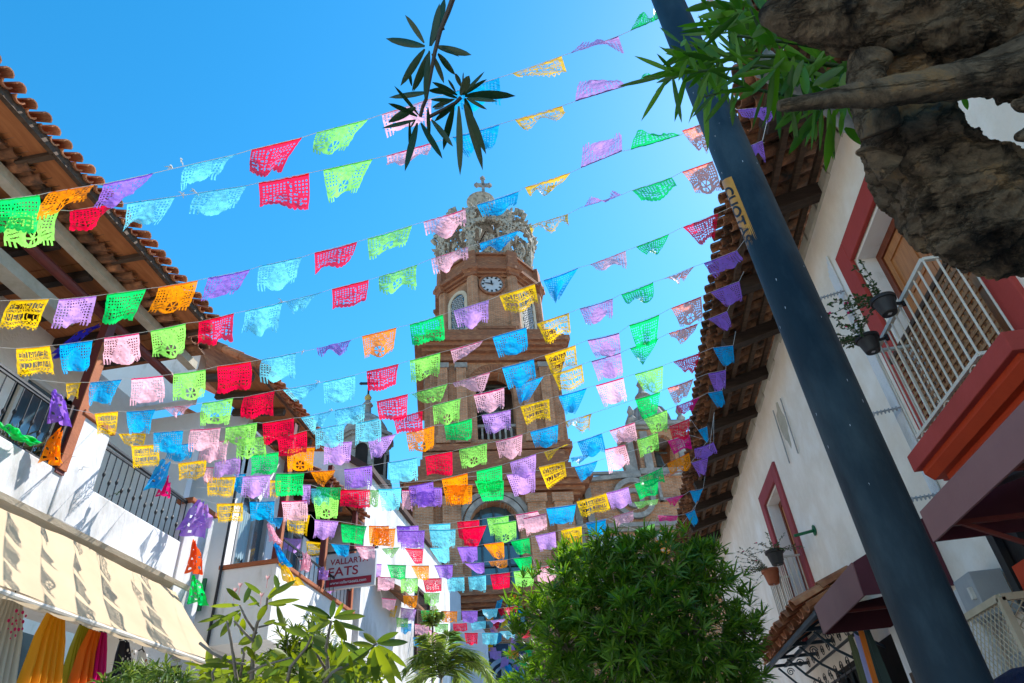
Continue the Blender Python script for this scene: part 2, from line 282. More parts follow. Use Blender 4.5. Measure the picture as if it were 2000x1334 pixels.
# ---------------------------------------------------------------- paper flags (traced outlines, real size, hung on strings)
REG = {'Z1':(0,100,3.336),'Z2':(0,450,3.336),'Z3':(0,800,3.336),'Z5':(400,550,4.17),'Z6':(400,800,4.17),'Z7':(400,1014,4.17),
 'T1':(800,320,4.766),'T2':(800,550,4.766),'T3':(780,800,4.17),'T4':(780,1014,4.17),'T5':(1100,650,4.766),'T6':(1100,850,4.17),
 'S7':(400,200,4.17),'S8':(740,0,3.336),'Q1':(1200,0,3.336),'Q3':(1300,350,4.17),'Q5':(1300,600,4.17),'F':(0,0,1.0)}
STRINGS = """
Z1 G -20 970 258 935 215 1180 -40 1165;Z1 O 320 920 620 870 545 960 245 1110;Z1 V 675 865 1000 795 850 960 615 1035;Z1 C 1215 745 1545 670 1410 835 1168 895;S7 R 380 385 795 285 615 580 378 585;S7 M 915 245 1335 135 1150 410 885 415;S8 P 20 745 350 640 340 800 50 890;S8 B 480 600 785 505 800 660 500 740;S8 Y 865 480 1190 365 1225 470 920 517;S8 A 1250 345 1560 235 1590 325 1320 245;Q1 G 105 200 290 120 270 95 190 120;Q1 S 485 60 640 5 640 -20 540 10
Z1 M 90 1045 390 1035 365 1272 35 1272;Z1 R 455 1040 765 990 745 1040 465 1185;Z1 C 830 990 1145 945 1020 1105 780 1165;Z1 C 1285 925 1610 875 1545 1040 1235 1065;S7 R 438 655 848 575 840 868 435 845;S7 M 965 550 1370 460 1235 715 1005 805;S8 P 50 1015 345 930 300 1000 50 1085;S8 B 480 895 785 810 740 950 560 1000;S8 Y 885 780 1195 690 1220 735 950 835;S8 A 1280 660 1610 560 1545 515 1315 535;Q1 G 130 545 420 465 370 480 200 500;Q1 V 800 715 1060 690 1000 790 900 760
Z2 Y 75 455 325 445 240 645 5 640;Z2 L 385 450 630 425 575 620 330 635;Z2 G 700 415 955 380 860 590 665 605;Z2 O 1035 370 1290 325 1225 525 965 540;Z2 V 1355 310 1630 255 1530 420 1305 455;F C 507 520 590 502 580 555 505 570;S7 R 893 1225 1242 1135 1180 1275 895 1410;S7 M 1325 1110 1690 1000 1640 1150 1340 1275;T1 P 128 540 522 420 540 610 165 700;T1 B 625 380 1015 255 990 400 690 515;T1 Y 1075 220 1500 80 1320 260 1130 270;S8 A 1315 1095 1585 985 1585 870 1330 950;Q1 G 105 975 430 880 320 860 165 870;Q1 S 440 850 600 790 610 980 530 965;Q1 V 860 960 965 915 985 1035 890 1020
Z2 Y 105 770 325 750 345 935 115 950;Z2 B 390 745 605 715 585 910 400 930;Z2 P 680 700 905 668 925 855 685 880;Z2 M 980 655 1210 605 1215 805 1010 835;Z2 R 1295 595 1525 540 1505 715 1300 755;Z5 C 330 240 630 170 590 410 315 440;Z5 C 640 170 960 85 810 270 700 225;Z5 R 1035 60 1335 -15 1310 165 1040 235;F M 742 540 815 517 812 560 743 573;T1 P 200 885 550 770 540 870 235 1050;T1 B 650 740 1010 620 930 745 665 805;T1 Y 1110 580 1480 465 1480 570 1135 635;F A 1135 405 1215 380 1200 378 1150 395;Q1 G 115 1240 375 1155 410 1240 180 1330;Q1 S 440 1120 640 1050 700 1250 530 1265
Z2 Y 430 995 530 990 500 1090 430 1095;Z2 B 590 990 795 970 725 1125 570 1130;Z2 P 855 965 1060 945 1065 1115 840 1140;Z2 M 1130 935 1340 905 1345 1085 1140 1115;Z5 R 100 690 375 650 365 870 100 915;Z5 C 465 635 745 580 745 795 455 820;Z5 V 915 545 1195 475 1170 580 920 580;Z5 O 1280 445 1560 375 1540 580 1305 630;T2 G 0 400 310 305 330 540 25 590;T2 L 410 270 740 170 735 380 460 450;T2 Y 835 130 1165 20 1205 225 900 305;T1 B 1245 1085 1575 965 1390 1270 1330 1280;F P 1152 517 1222 490 1224 520 1165 525;F G 1242 482 1307 457 1290 490 1265 500;Q3 R 140 390 430 275 400 470 270 530
Z3 Y 615 25 770 10 755 170 630 170;Z2 B 825 1180 1015 1165 970 1320 840 1330;Z2 P 1060 1155 1265 1130 1180 1200 1120 1210;Z2 M 1320 1125 1520 1090 1500 1260 1300 1270;Z5 R 318 940 570 890 550 1085 300 1120;Z5 C 635 880 930 825 880 890 745 990;Z5 C 962 820 1225 760 1225 965 980 1000;Z5 R 1318 730 1580 670 1560 850 1340 900;T2 M 0 735 285 660 270 880 15 935;T2 P 380 635 690 545 560 650 415 775;T2 B 770 515 1085 425 1105 640 835 715;T2 Y 1180 390 1485 290 1500 475 1270 575;F A 1132 603 1197 583 1197 620 1145 635;F G 1213 575 1276 551 1276 585 1225 590;F S 1295 545 1357 520 1335 545 1318 552;Q3 V 310 685 580 580 640 665 405 800
Z3 Y 770 155 950 155 920 220 820 235;Z3 B 1000 150 1195 135 1180 285 1005 280;Z3 P 1240 130 1440 115 1420 260 1230 275;Z6 M 170 145 425 105 405 270 155 300;Z6 R 470 110 725 68 715 240 475 275;Z6 C 780 65 1030 10 980 95 880 195;Z5 C 1060 1045 1310 995 1305 1140 1070 1180;Z5 R 1400 975 1655 915 1650 1110 1430 1140;T2 M 15 1045 355 950 295 1120 100 1120;T2 P 400 945 750 840 675 1030 430 980;T2 B 860 800 1155 720 1180 900 925 1010;T2 Y 1255 685 1545 590 1560 780 1325 860;T5 A 225 68 520 0 540 190 310 240;F G 1229 635 1288 614 1282 670 1245 680;Q3 S 45 1050 290 955 305 1150 120 1205;Q3 V 365 920 600 830 630 980 490 1045
Z3 Y 855 235 1035 225 1035 370 860 380;Z3 B 1090 240 1260 215 1240 330 1080 330;Z3 P 1330 225 1495 195 1465 345 1300 340;Z6 M 275 240 500 215 495 375 265 405;Z6 R 590 235 830 170 825 350 600 390;Z6 C 900 160 1135 115 1130 290 905 325;Z6 C 1230 108 1435 65 1435 245 1225 290;Z5 R 1540 1115 1775 1050 1770 1200 1570 1250;T2 M 215 1155 475 1085 465 1310 235 1340;T2 P 595 1055 880 985 880 1185 640 1230;T2 B 985 965 1250 880 1100 1110 1020 1135;T2 Y 1330 860 1605 770 1630 970 1400 1030;T5 A 262 265 535 185 560 395 330 455;T5 G 620 145 890 50 760 270 720 290;Q3 S 25 1255 265 1175 160 1325 80 1310;Q3 V 345 1140 500 1075 540 1205 470 1240
Z3 Y 1160 350 1345 325 1330 445 1160 460;Z3 L 1400 345 1570 305 1550 425 1395 440;Z6 G 375 370 600 345 585 520 370 530;Z6 O 680 315 897 305 885 495 675 505;Z6 L 975 270 1200 258 1190 440 970 450;Z6 L 1330 250 1560 198 1440 385 1355 400;T3 O 55 190 285 130 285 320 85 350;T3 G 365 125 590 70 585 235 385 260;T3 L 670 45 905 0 905 165 710 195;T2 Y 1030 1160 1300 1088 1310 1280 1085 1325;T2 B 1385 1065 1650 990 1540 1220 1460 1240;T5 P 303 490 560 415 600 630 385 690;T5 M 665 385 930 305 925 545 750 560;T5 R 1022 270 1280 185 1210 365 1110 350;Q5 B 385 330 550 310 565 450 470 485
Z6 Y 20 550 255 545 230 715 20 705;Z6 L 310 545 535 530 515 715 300 720;Z6 G 580 520 810 515 800 700 580 705;Z6 O 860 505 1065 490 980 600 930 625;Z6 V 1135 485 1362 455 1355 650 1140 640;Z6 C 1495 430 1725 390 1740 570 1520 605;T3 R 210 380 430 340 430 525 225 540;T3 M 485 325 715 272 715 450 510 475;T3 P 783 260 1003 200 1000 385 820 405;T3 B 1065 180 1293 120 1285 290 1110 315;T5 Y 20 825 270 750 250 925 40 880;T5 G 668 620 905 545 870 760 740 805;T5 S 970 515 1213 430 1150 590 1045 670;Q5 V 345 540 490 510 490 660 400 690;Z6 P -20 470 75 470 60 600 -10 600
Z6 Y 95 765 310 760 305 915 110 920;Z6 B 365 750 570 745 560 905 370 905;Z6 P 625 745 832 735 830 905 635 910;Z6 M 885 710 1095 705 1085 885 905 890;Z6 R 1100 655 1345 650 1350 800 1100 795;Z6 C 1410 645 1600 635 1580 820 1440 830;T3 V 75 625 275 585 300 790 100 790;T3 O 345 565 555 515 560 770 385 775;T3 G 628 500 835 450 840 640 645 690;T3 L 900 430 1113 360 1110 540 930 560;T3 Y 1175 345 1385 285 1300 330 1210 415;T5 B 130 1015 360 935 400 1115 190 1160;T5 P 430 910 665 832 695 1000 510 1040;T5 M 745 800 970 715 970 915 830 940;T5 K 1050 685 1272 595 1200 730 1080 755;T5 B 1345 560 1480 535 1510 670 1440 700;Z6 B 245 520 335 522 300 690 240 665;Z6 Y 525 570 625 575 610 720 525 715;T3 P 20 655 100 655 105 820 25 815;Z6 M 1345 655 1420 655 1412 795 1340 790
Z6 C 865 645 1020 640 1010 720 870 715;Z6 G 910 628 1110 632 1100 720 910 715;T3 V 130 630 345 635 345 790 150 795;T3 O 380 615 595 610 590 765 420 785;T3 G 613 578 850 575 850 735 680 750;T3 L 873 530 1105 505 1110 670 940 710;T3 Y 1135 468 1345 420 1360 545 1210 655;T5 B 70 1165 255 1130 180 1210 90 1210;T5 P 385 1085 575 1040 625 1220 430 1315;T5 M 685 995 880 930 895 1100 720 1150;T5 R 985 870 1180 793 1170 980 1020 1000;T5 B 1255 905 1340 870 1355 1020 1320 1010;Z6 L 790 612 862 612 850 770 790 765;Z6 C 870 660 1015 655 1010 770 880 775
T5 B 105 1250 322 1190 260 1320 170 1390;T5 K 970 1005 1175 950 1200 1085 1030 1120;T5 V 1220 1080 1400 1020 1445 1140 1230 1170
T6 G 622 345 805 262 830 385 640 420;T6 O 845 228 1025 142 1045 270 870 310;T6 V 1045 225 1180 180 1160 320 1110 330
Z6 V 1565 945 1740 942 1740 1100 1570 1100;T3 C 240 935 415 925 410 1085 255 1080;T3 R 470 913 650 897 650 1060 490 1050;T3 M 712 885 890 862 890 1020 745 1030;T3 P 948 855 1125 823 1195 990 975 990;T3 B 1195 803 1440 770 1410 930 1230 945;T6 Y 108 540 350 468 385 610 150 670;T6 L 350 470 530 420 565 570 400 610;T6 G 580 395 770 345 775 480 625 520;T6 S 815 340 990 290 880 310 830 345;Z6 V 1560 950 1668 950 1660 1080 1570 1080
Z6 B 480 870 640 880 600 975 520 905;Z6 Y 670 860 860 855 830 1030 680 1000;Z6 L 895 895 1090 910 1040 1060 880 1050;Z6 G 1110 928 1320 950 1285 1100 1120 1080;Z6 O 1335 945 1500 945 1500 1100 1340 1110;Z6 O 1375 965 1553 968 1535 1130 1350 1100;T3 V -5 985 207 982 195 1140 15 1130;T3 C 243 980 458 973 455 1130 275 1130;T3 R 515 965 710 942 640 1115 530 1115;T3 M 765 930 950 903 955 1070 785 1080;T3 P 1010 885 1195 843 1205 970 1040 1030
Z7 L 640 150 790 160 780 270 645 265;Z7 Y 825 175 985 190 975 300 830 290;Z7 B 1025 198 1175 210 1170 310 1085 300;Z7 P 1225 218 1385 222 1380 325 1280 330;Z7 M 1440 240 1585 230 1550 300 1490 305;T4 R 45 235 195 240 185 365 125 365;T4 C 245 235 405 225 410 360 335 360;T4 V 470 228 633 218 640 350 515 355;T4 O 685 205 850 183 855 330 770 320;T4 G 905 180 1058 150 1070 285 960 285;T4 L 1105 135 1270 100 1280 240 1150 260;T4 Y 1315 90 1480 55 1490 195 1345 205;T4 B 1525 40 1680 5 1690 130 1550 140;T6 P 400 665 570 615 575 695 430 745;T6 M 575 545 775 520 760 560 615 595;T6 K 820 520 985 485 910 575 870 555;T6 B 1030 455 1140 435 1100 545 1065 550;Z7 P 770 330 880 335 860 430 790 430
Z7 B 905 310 1070 320 1055 415 905 405;Z7 Y 1105 335 1255 345 1225 465 1115 445;Z7 L 1285 358 1440 365 1430 475 1320 475;Z7 G 1485 370 1640 375 1635 490 1520 485;T4 O 95 378 243 378 240 500 165 495;T4 V 285 375 435 370 430 490 330 485;T4 V 530 360 690 350 695 445 640 445;T4 O 725 345 880 330 880 390 750 395;T4 G 925 320 1075 300 1080 415 1000 430;T4 P 1120 400 1270 370 1280 500 1130 540;T6 Y 0 765 150 740 155 870 20 880;T6 B 185 715 350 680 330 820 210 810;T6 M 590 770 745 718 750 820 610 825;T6 K 770 650 935 655 920 690 785 705;T6 B 995 640 1070 605 1105 700 1070 745;Z7 L 930 500 1070 510 1060 610 940 600
Z7 Y 1040 420 1195 435 1180 530 1040 480;Z7 B 1235 440 1370 465 1340 570 1240 530;Z7 P 1410 465 1550 470 1540 570 1410 590;T4 M 10 475 155 480 150 605 15 600;T4 R 190 480 345 478 345 590 215 595;T4 C 385 475 527 470 530 595 395 590;T4 C 560 470 705 455 705 590 570 580;T4 R 740 450 900 432 900 560 765 575;T4 M 930 425 1090 405 1095 545 950 560;T6 O 750 860 905 820 860 990 740 980;Z7 P 1440 640 1560 650 1540 740 1450 735;T4 M 200 600 330 600 320 700 210 700;T4 O 30 620 150 622 140 720 40 715
Z7 P 1140 620 1265 635 1210 725 1145 680;Z7 B 1280 645 1400 675 1350 765 1275 730;Z7 Y 1425 685 1570 705 1545 800 1420 770;T4 L 10 718 140 735 110 840 10 820;T4 G 175 742 310 742 300 840 190 830;T4 O 340 747 472 750 468 855 345 835;T4 V 505 748 637 745 635 845 520 845;T4 C 675 735 803 728 790 815 685 790;T4 R 848 720 970 703 960 770 860 775;Z7 M 1560 800 1660 805 1650 890 1565 885;T4 B 10 850 100 850 95 930 15 930
Z7 Y 1425 795 1535 800 1525 905 1420 895;T4 P 125 853 243 853 240 945 130 945;T4 M 280 853 400 853 395 930 300 930;T4 R 435 850 550 845 555 910 440 915;T4 C 580 840 705 828 700 890 595 915;T4 L 740 825 865 812 840 830 770 845;T4 O 890 798 985 790 960 850 920 850;T4 B 110 960 200 962 195 1035 120 1035
T4 P 245 900 355 945 320 1030 235 1015;T4 M 390 915 495 920 490 1010 410 1000;T4 R 530 925 640 925 635 1020 545 1020;T4 C 672 925 805 925 790 1025 680 1025;T4 C 815 915 945 905 940 975 850 970;T4 R 965 905 1080 895 1060 960 970 975
T4 Y 435 1165 520 1165 520 1225 440 1225;T4 L 735 1075 830 1075 830 1145 740 1140;T4 O 880 1068 970 1065 970 1130 895 1145;T4 G 1015 1065 1090 1060 1075 1120 1040 1110;T4 G 950 1145 1020 1140 1020 1200 960 1205
""".strip().split('\n')
FW, FH = 0.42, 0.335                          # real size of one paper flag (m)

def string_points():
    """every string hangs in a vertical plane; each flag's top corners are where its sight lines meet that plane"""
    out = []
    for line in STRINGS:
        fl = []
        for e in line.split(';'):
            t = e.split(); ox, oy, s = REG[t[0]]; v = [float(q) for q in t[2:]]
            fl.append((t[1], [(ox + v[i]/s, oy + v[i+1]/s) for i in range(0, 8, 2)]))
        ws = sorted(math.hypot(f[1][1][0]-f[1][0][0], f[1][1][1]-f[1][0][1]) for f in fl)
        wpx = ws[int(len(ws)*.7)]
        D = FW*FOC*1.0/wpx
        pts = [depth_point(p, D) for f in fl for p in f[1][:2]]
        n = len(pts); mx = sum(p.x for p in pts)/n; my = sum(p.y for p in pts)/n
        sxx = sum((p.x-mx)**2 for p in pts); b = sum((p.x-mx)*(p.y-my) for p in pts)/max(sxx, 1e-3)
        b = max(-.12, min(.12, b)) if sxx > 4 else 0.
        out.append((my - b*mx, b, fl))
    return out
FONT = {'R': "11110 10001 10001 11110 10100 10010 10001", 'E': "11111 10000 10000 11110 10000 10000 11111", 'Y': "10001 10001 01010 00100 00100 00100 00100",
 'N': "10001 11001 11001 10101 10011 10011 10001", 'A': "00100 01010 10001 10001 11111 10001 10001", 'D': "11110 10001 10001 10001 10001 10001 11110",
 'M': "10001 11011 11011 10101 10101 10001 10001", 'X': "10001 01010 01010 00100 01010 01010 10001", 'I': "01110 00100 00100 00100 00100 00100 01110",
 'C': "01111 10000 10000 10000 10000 10000 01111", 'O': "01110 10001 10001 10001 10001 10001 01110", ' ': "00000 "*7}
def design(kind, NU, NV, seed=0):
    """True = paper, False = cut away; u to the right, v down"""
    rnd = random.Random(seed); g = [[True]*NU for _ in range(NV)]
    def U(i): return (i+.5)/NU
    def V(j): return (j+.5)/NV
    cell = NU/14.
    def gridhole(i, j): return (i % cell) > cell*.45 and (j % cell) > cell*.45
    for j in range(NV):
        v = V(j)
        for i in range(NU):
            u = U(i); h = False; a = abs(u-.5)
            if kind == 'text':
                for y0, y1, s in ((.15, .36, 'REYNA DE'), (.52, .73, 'MEXICO')):
                    if y0 < v < y1:
                        x0 = .07; w = .86/len(s); q = (u-x0)/w
                        if 0 <= q < len(s):
                            ch = FONT[s[int(q)]].split(); cx = (q-int(q))*6-.5; ry = int((v-y0)/(y1-y0)*7)
                            ink = 0 <= cx < 5 and len(ch) > ry and ch[ry][int(cx)] == '1'
                            h = not ink and -.5 <= cx < 5.5
                            if s[int(q)] == ' ' and .3 < q-int(q) < .7: h = False
                for y0, y1 in ((.39, .48), (.76, .85)):
                    if y0 < v < y1 and .06 < u < .94:
                        z = abs(((u*13) % 1)-.5)*2; w = abs((v-y0)/(y1-y0)*2-1); h = z+w < .75 or z+w > 1.35
                b = .91+.09*(1-abs(((u*9) % 1)-.5)*2)
                if v > b: h = True
                if abs(((u*9) % 1)-.5) < .17 and .90 < v < .945: h = True
            elif kind == 'robe':
                bell = .09+.30*v**1.2
                if .12 < v < .86 and a > bell+.02 and a < .46 and gridhole(i, j): h = True
                if .1 < v < .8 and abs(a-bell) < .012 and int(v*26) % 2: h = True
                if a < bell-.05 and rnd.random() < .018: h = True
                if v > .86 and a > .31 and int(u*28) % 2: h = True
                if v > .84+.16*math.sqrt(max(0, 1-(a/.30)**2)) and a < .30 : h = True
                if v > .93 and .30 <= a < .335: h = True
            elif kind == 'arch':
                o = math.hypot((u-.5)/.30, (v-.62)/.50); o2 = math.hypot((u-.5)/.20, (v-.62)/.40)
                if .15 < v < .86 and o > 1 and a < .46 and v > .9-a*1.7 and gridhole(i, j): h = True
                if o2 > 1 and o < 1.35 and v < .6 and gridhole(i, j): h = True
                if o2 < .9 and rnd.random() < .012: h = True
                if v > .87 and a > .3 and int(u*28) % 2: h = True
                if v > .86+.14*math.sqrt(max(0, 1-(a/.30)**2)) and a < .30: h = True
            elif kind == 'church':
                top = .56
                d = abs(u-.36)
                for hw, y in ((.03, .16), (.06, .25), (.10, .36), (.15, .47), (.24, .55)):
                    if d < hw: top = min(top, y)
                d2 = abs(u-.80)
                for hw, y in ((.02, .36), (.05, .43), (.08, .5)):
                    if d2 < hw: top = min(top, y)
                if .12 < v < top-.02 and .04 < u < .96 and gridhole(i, j): h = True
                if v > top+.04 and v < .84 and .06 < u < .94:
                    r = int(v*24); q = int(u*30)
                    if r % 3 == 0 and (q+r) % 3 and rnd.random() < .8: h = True
                    if r % 3 == 1 and q % 5 == 0: h = True
                b = .93+.07*math.sqrt(abs(math.sin(u*math.pi*9)))
                if v > b: h = True
            elif kind == 'flower':
                if .12 < v < .6 and a > .25+.05*math.sin(v*9) and a < .46 and gridhole(i, j): h = True
                r = math.hypot(u-.5, (v-.36)*.8)
                if .225 < r < .245 and int(math.atan2(v-.36, u-.5)*6) % 2: h = True
                if r < .2 and rnd.random() < .03: h = True
                an = math.atan2(v-.76, (u-.5)*1.3); rr = math.hypot((u-.5)*1.3, v-.76)
                if .05 < rr < .20 and abs(math.sin(an*3.)) > 1-.55*(rr/.2) and v < .93: h = True
                if a > .25 and .62 < v < .84:
                    if abs(math.sin((v*2+u*1.2)*14)) < .35 and a < .45: h = True
                if v > .87 and a > .28 and int(u*28) % 2: h = True
                if v > .88+.12*math.sqrt(max(0, 1-(a/.28)**2)) and a < .28: h = True
            if v < .07 or u < 1.2/NU or u > 1-1.2/NU and v < .85: h = False
            if h: g[j][i] = False
    return g
INK = {'Y': ('yellow', (.93, .58, .004), (.85, .42, .0)), 'L': ('lilac', (.60, .33, .80), (.45, .15, .6)), 'G': ('green', (.0, .68, .14), (0, .42, .06)),
 'O': ('orange', (.96, .30, .0), (.9, .16, 0)), 'V': ('violet', (.36, .17, .72), (.2, .05, .5)), 'C': ('light blue', (.18, .74, .90), (.02, .45, .65)),
 'R': ('red', (.90, .0, .05), (.7, 0, .0)), 'M': ('lime green', (.32, .86, .14), (.08, .6, .05)), 'P': ('pink', (.97, .52, .64), (.8, .01, .15)),
 'B': ('blue', (.0, .42, .84), (0, .2, .55)), 'A': ('mauve', (.66, .30, .70), (.12, .06, .2)), 'S': ('coral red', (1.0, .34, .20), (.8, .04, .03)), 'K': ('magenta', (.84, .0, .24), (.6, 0, .2))}
KIND = dict(Y='text', L='arch', B='arch', C='robe', P='robe', V='robe', A='arch', G='church', R='church', K='church', S='flower', O='flower', M='flower')
LOOK = dict(text='lettered', arch='arch-cut', robe='fringed', church='church-cut', flower='flower-cut')
PAPER = {k: (thin('paper_'+v[0].replace(' ', '_'), v[1], trans=.62, see={'S': .10, 'A': .14, 'C': .18, 'M': .12, 'P': .14}.get(k, .07), r=.45, var=.1, vscale=14), thin('hem_'+v[0].replace(' ', '_'), v[2], trans=.35, see=0, r=.5)) for k, v in INK.items()}
ORD = 'first second third fourth fifth sixth seventh eighth ninth tenth eleventh twelfth thirteenth fourteenth fifteenth sixteenth seventeenth eighteenth nineteenth twentieth twenty-first twenty-second twenty-third'.split()
DES = {}
def get_design(kind, NU, NV, sd):
    k = (kind, NU, NV, sd)
    if k not in DES: DES[k] = design(kind, NU, NV, sd)
    return DES[k]
def in_plane(p, a, b): r = ray(*p); return CAM + r*(a/(r.y-b*r.x))
def make_flag(code, q, a, b, si, fi, rnd):
    TL = in_plane(q[0], a, b); TR = in_plane(q[1], a, b)
    def low(p, T):
        r = ray(*p); w = CAM-T; bb = r.dot(w); cc = w.dot(w)-FH*FH; D = bb*bb-cc
        return CAM + r*(-bb-math.sqrt(D) if D > 0 else -bb)
    BR = low(q[2], TR); BL = low(q[3], TL)
    kind = KIND[code]; big = si < 14 or kind == 'text'
    NU, NV = (56, 42) if big else (42, 32)
    g = get_design(kind, NU, NV, rnd.randrange(2)); flip = (kind == 'text' and si not in (2, 5, 6, 7, 10, 12)) or (kind == 'church' and rnd.random() < .4)
    n = (TR-TL).cross(BL-TL); n = n.normalized() if n.length > 1e-6 else Vector((0, -1, 0))
    ph = rnd.random()*6.28; fr = rnd.uniform(.7, 1.6); am = rnd.uniform(.014, .046); bl = rnd.uniform(-.03, .03); sag = rnd.uniform(0, .012); crk = rnd.random()*50
    idx = {}; vs = []; fs = []; mi = []
    def vert(i, j):
        k = (i, j)
        if k in idx: return idx[k]
        u = i/NU; v = j/NV; uu = 1-u if flip else u
        P = (TL*(1-uu)+TR*uu)*(1-v) + (BL*(1-uu)+BR*uu)*v
        P = P + n*(am*v*math.sin(uu*6.28*fr+ph+v*1.3) + bl*math.sin(v*3.14) + .02*v*noise.noise(Vector((uu*4+crk, v*4, crk))) + .006*noise.noise(Vector((uu*13+crk, v*11, crk)))) + Vector((0, 0, -sag*math.sin(3.14*uu)*(1-v)))
        idx[k] = len(vs); vs.append(P); return idx[k]
    hem = max(2, int(NV*.055))
    for j in range(NV):
        row = g[j]
        for i in range(NU):
            if row[i]: fs.append((vert(i, j), vert(i, j+1), vert(i+1, j+1), vert(i+1, j))); mi.append(1 if j < hem else 0)
    me = bpy.data.meshes.new('paper_flag'); org = (TL+TR)/2
    me.from_pydata([tuple(v-org) for v in vs], [], fs); me.materials.append(PAPER[code][0]); me.materials.append(PAPER[code][1])
    me.polygons.foreach_set('material_index', mi); me.polygons.foreach_set('use_smooth', [True]*len(fs)); me.update()
    o = bpy.data.objects.new('paper_flag', me); o.location = org; COL.objects.link(o)
    tag(o, f"{INK[code][0]} {LOOK[kind]} paper flag, {ORD[fi]} from left on {ORD[si]} string from top", 'paper flag', 'paper flags strung across the street')
    return TL, TR
M['twine'] = rough('white_twine', (.75, .74, .72), (.65, .64, .62), 30, r=.8, bump=0)
KNOTS = [(0, 336, 328), (0, 354, 315), (1, 356, 380), (1, 381, 375), (3, 552, 590), (4, 592, 687), (5, 622, 745), (6, 647, 801), (16, 890, 1103)]
def build_flags():
    rnd = random.Random(11)
    for si, (a, b, fl) in enumerate(string_points()):
        pts = []
        fl = sorted(fl, key=lambda f: f[1][0][0])
        for fi, (code, q) in enumerate(fl):
            TL, TR = make_flag(code, q, a, b, si, fi, rnd); pts += [TL, TR]
        pts.sort(key=lambda p: p.x)
        pts = [p for k, p in enumerate(pts) if k == 0 or p.x-pts[k-1].x > .05]
        if si not in (13, 14, 20, 21, 22): pts.insert(0, Vector((min(-6.35, pts[0].x-.1), a+b*-6.35, pts[0].z+.15)))
        if si not in (11, 15, 19, 20, 22): pts.append(Vector((max(2.35, pts[-1].x+.1), a+b*2.35, max(pts[-1].z+.15, 7.2))))
        m = MB(); m.tube(pts, .0028, 4); s = m.build('flag_string', M['twine'])
        tag(s, f"thin white twine stretched across the street, {ORD[si]} string of flags from the top", 'string', 'strings that carry the paper flags')
        for ks, kx, ky in KNOTS:
            if ks == si:
                c = in_plane((kx, ky), a, b); k = MB()
                for _ in range(4):
                    d = Vector((rnd.uniform(-1, 1), rnd.uniform(-1, 1), rnd.uniform(-1, .6)))*.045; k.tube([c, c+d*.6+Vector((0, 0, .01)), c+d], [.006, .005, .002], 5)
                k.build('knot', M['twine'], s)
build_flags()
# ---------------------------------------------------------------- brick church with a crowned clock tower
def arch_pts(cx, z0, zs, hw, n=12):
    """outline of an arched opening: sill z0, spring zs, half width hw"""
    return [(cx-hw, z0)] + [(cx-hw*math.cos(math.pi*i/n), zs+hw*math.sin(math.pi*i/n)) for i in range(n+1)] + [(cx+hw, z0)]
def wall_with_arch(m, u0, u1, z0, z1, v0, v1, cx, sill, spring, hw, mat, M_=None):
    """wall slab (u,z) with an arched hole, thickness v0..v1"""
    ap = arch_pts(cx, sill, spring, hw); n = len(ap)
    out = []
    for (u, z) in ap:
        if z <= spring and u < cx: o = (u0, z)
        elif z <= spring and u >= cx: o = (u1, z)
        else:
            du, dz = u-cx, z-spring; k = min((u1-cx)/du if du > 1e-4 else ((u0-cx)/du if du < -1e-4 else 9e9), (z1-spring)/dz if dz > 1e-4 else 9e9)
            o = (cx+du*k, spring+dz*k)
        out.append(o)
    def T(v): return M_ @ Vector(v) if M_ else Vector(v)
    for v, w in ((v0, 1), (v1, 0)):
        for i in range(n-1):
            q = [T((ap[i][0], v, ap[i][1])), T((ap[i+1][0], v, ap[i+1][1])), T((out[i+1][0], v, out[i+1][1])), T((out[i][0], v, out[i][1]))]
            m.add(q, [(0, 1, 2, 3)], mat)
        for (a0, a1) in ((u0, out[1][0] if 0 else None),): pass
    # corners above the springing
    for v in (v0, v1):
        for s, ue in ((0, u0), (1, u1)):
            idx = [i for i in range(n-1) if (out[i][0] == ue) != (out[i+1][0] == ue) and out[i][1] > spring-1e-6 or (abs(out[i][0]-ue) < 1e-4 and abs(out[i+1][1]-z1) < 1e-4 and abs(out[i+1][0]-ue) > 1e-4)]
            cands = [i for i in range(n-1) if (abs(out[i][0]-ue) < 1e-3 and abs(out[i+1][0]-ue) > 1e-3) or (abs(out[i+1][0]-ue) < 1e-3 and abs(out[i][0]-ue) > 1e-3)]
            for i in cands:
                m.add([T((out[i][0], v, out[i][1])), T((out[i+1][0], v, out[i+1][1])), T((ue, v, z1))], [(0, 1, 2)], mat)
        m.add([T((u0, v, z0)), T((u1, v, z0)), T((u1, v, sill)), T((u0, v, sill))], [(0, 1, 2, 3)], mat) if sill > z0+.01 else None
    for i in range(n-1):
        m.add([T((ap[i][0], v0, ap[i][1])), T((ap[i+1][0], v0, ap[i+1][1])), T((ap[i+1][0], v1, ap[i+1][1])), T((ap[i][0], v1, ap[i][1]))], [(0, 1, 2, 3)], mat)
    ring = [(u0, z0), (u1, z0), (u1, z1), (u0, z1)]
    for i in range(4):
        p, q = ring[i], ring[(i+1) % 4]
        m.add([T((p[0], v0, p[1])), T((q[0], v0, q[1])), T((q[0], v1, q[1])), T((p[0], v1, p[1]))], [(0, 1, 2, 3)], mat)
    if sill > z0+.01: m.add([T((cx-hw, v0, sill)), T((cx+hw, v0, sill)), T((cx+hw, v1, sill)), T((cx-hw, v1, sill))], [(0, 1, 2, 3)], mat)
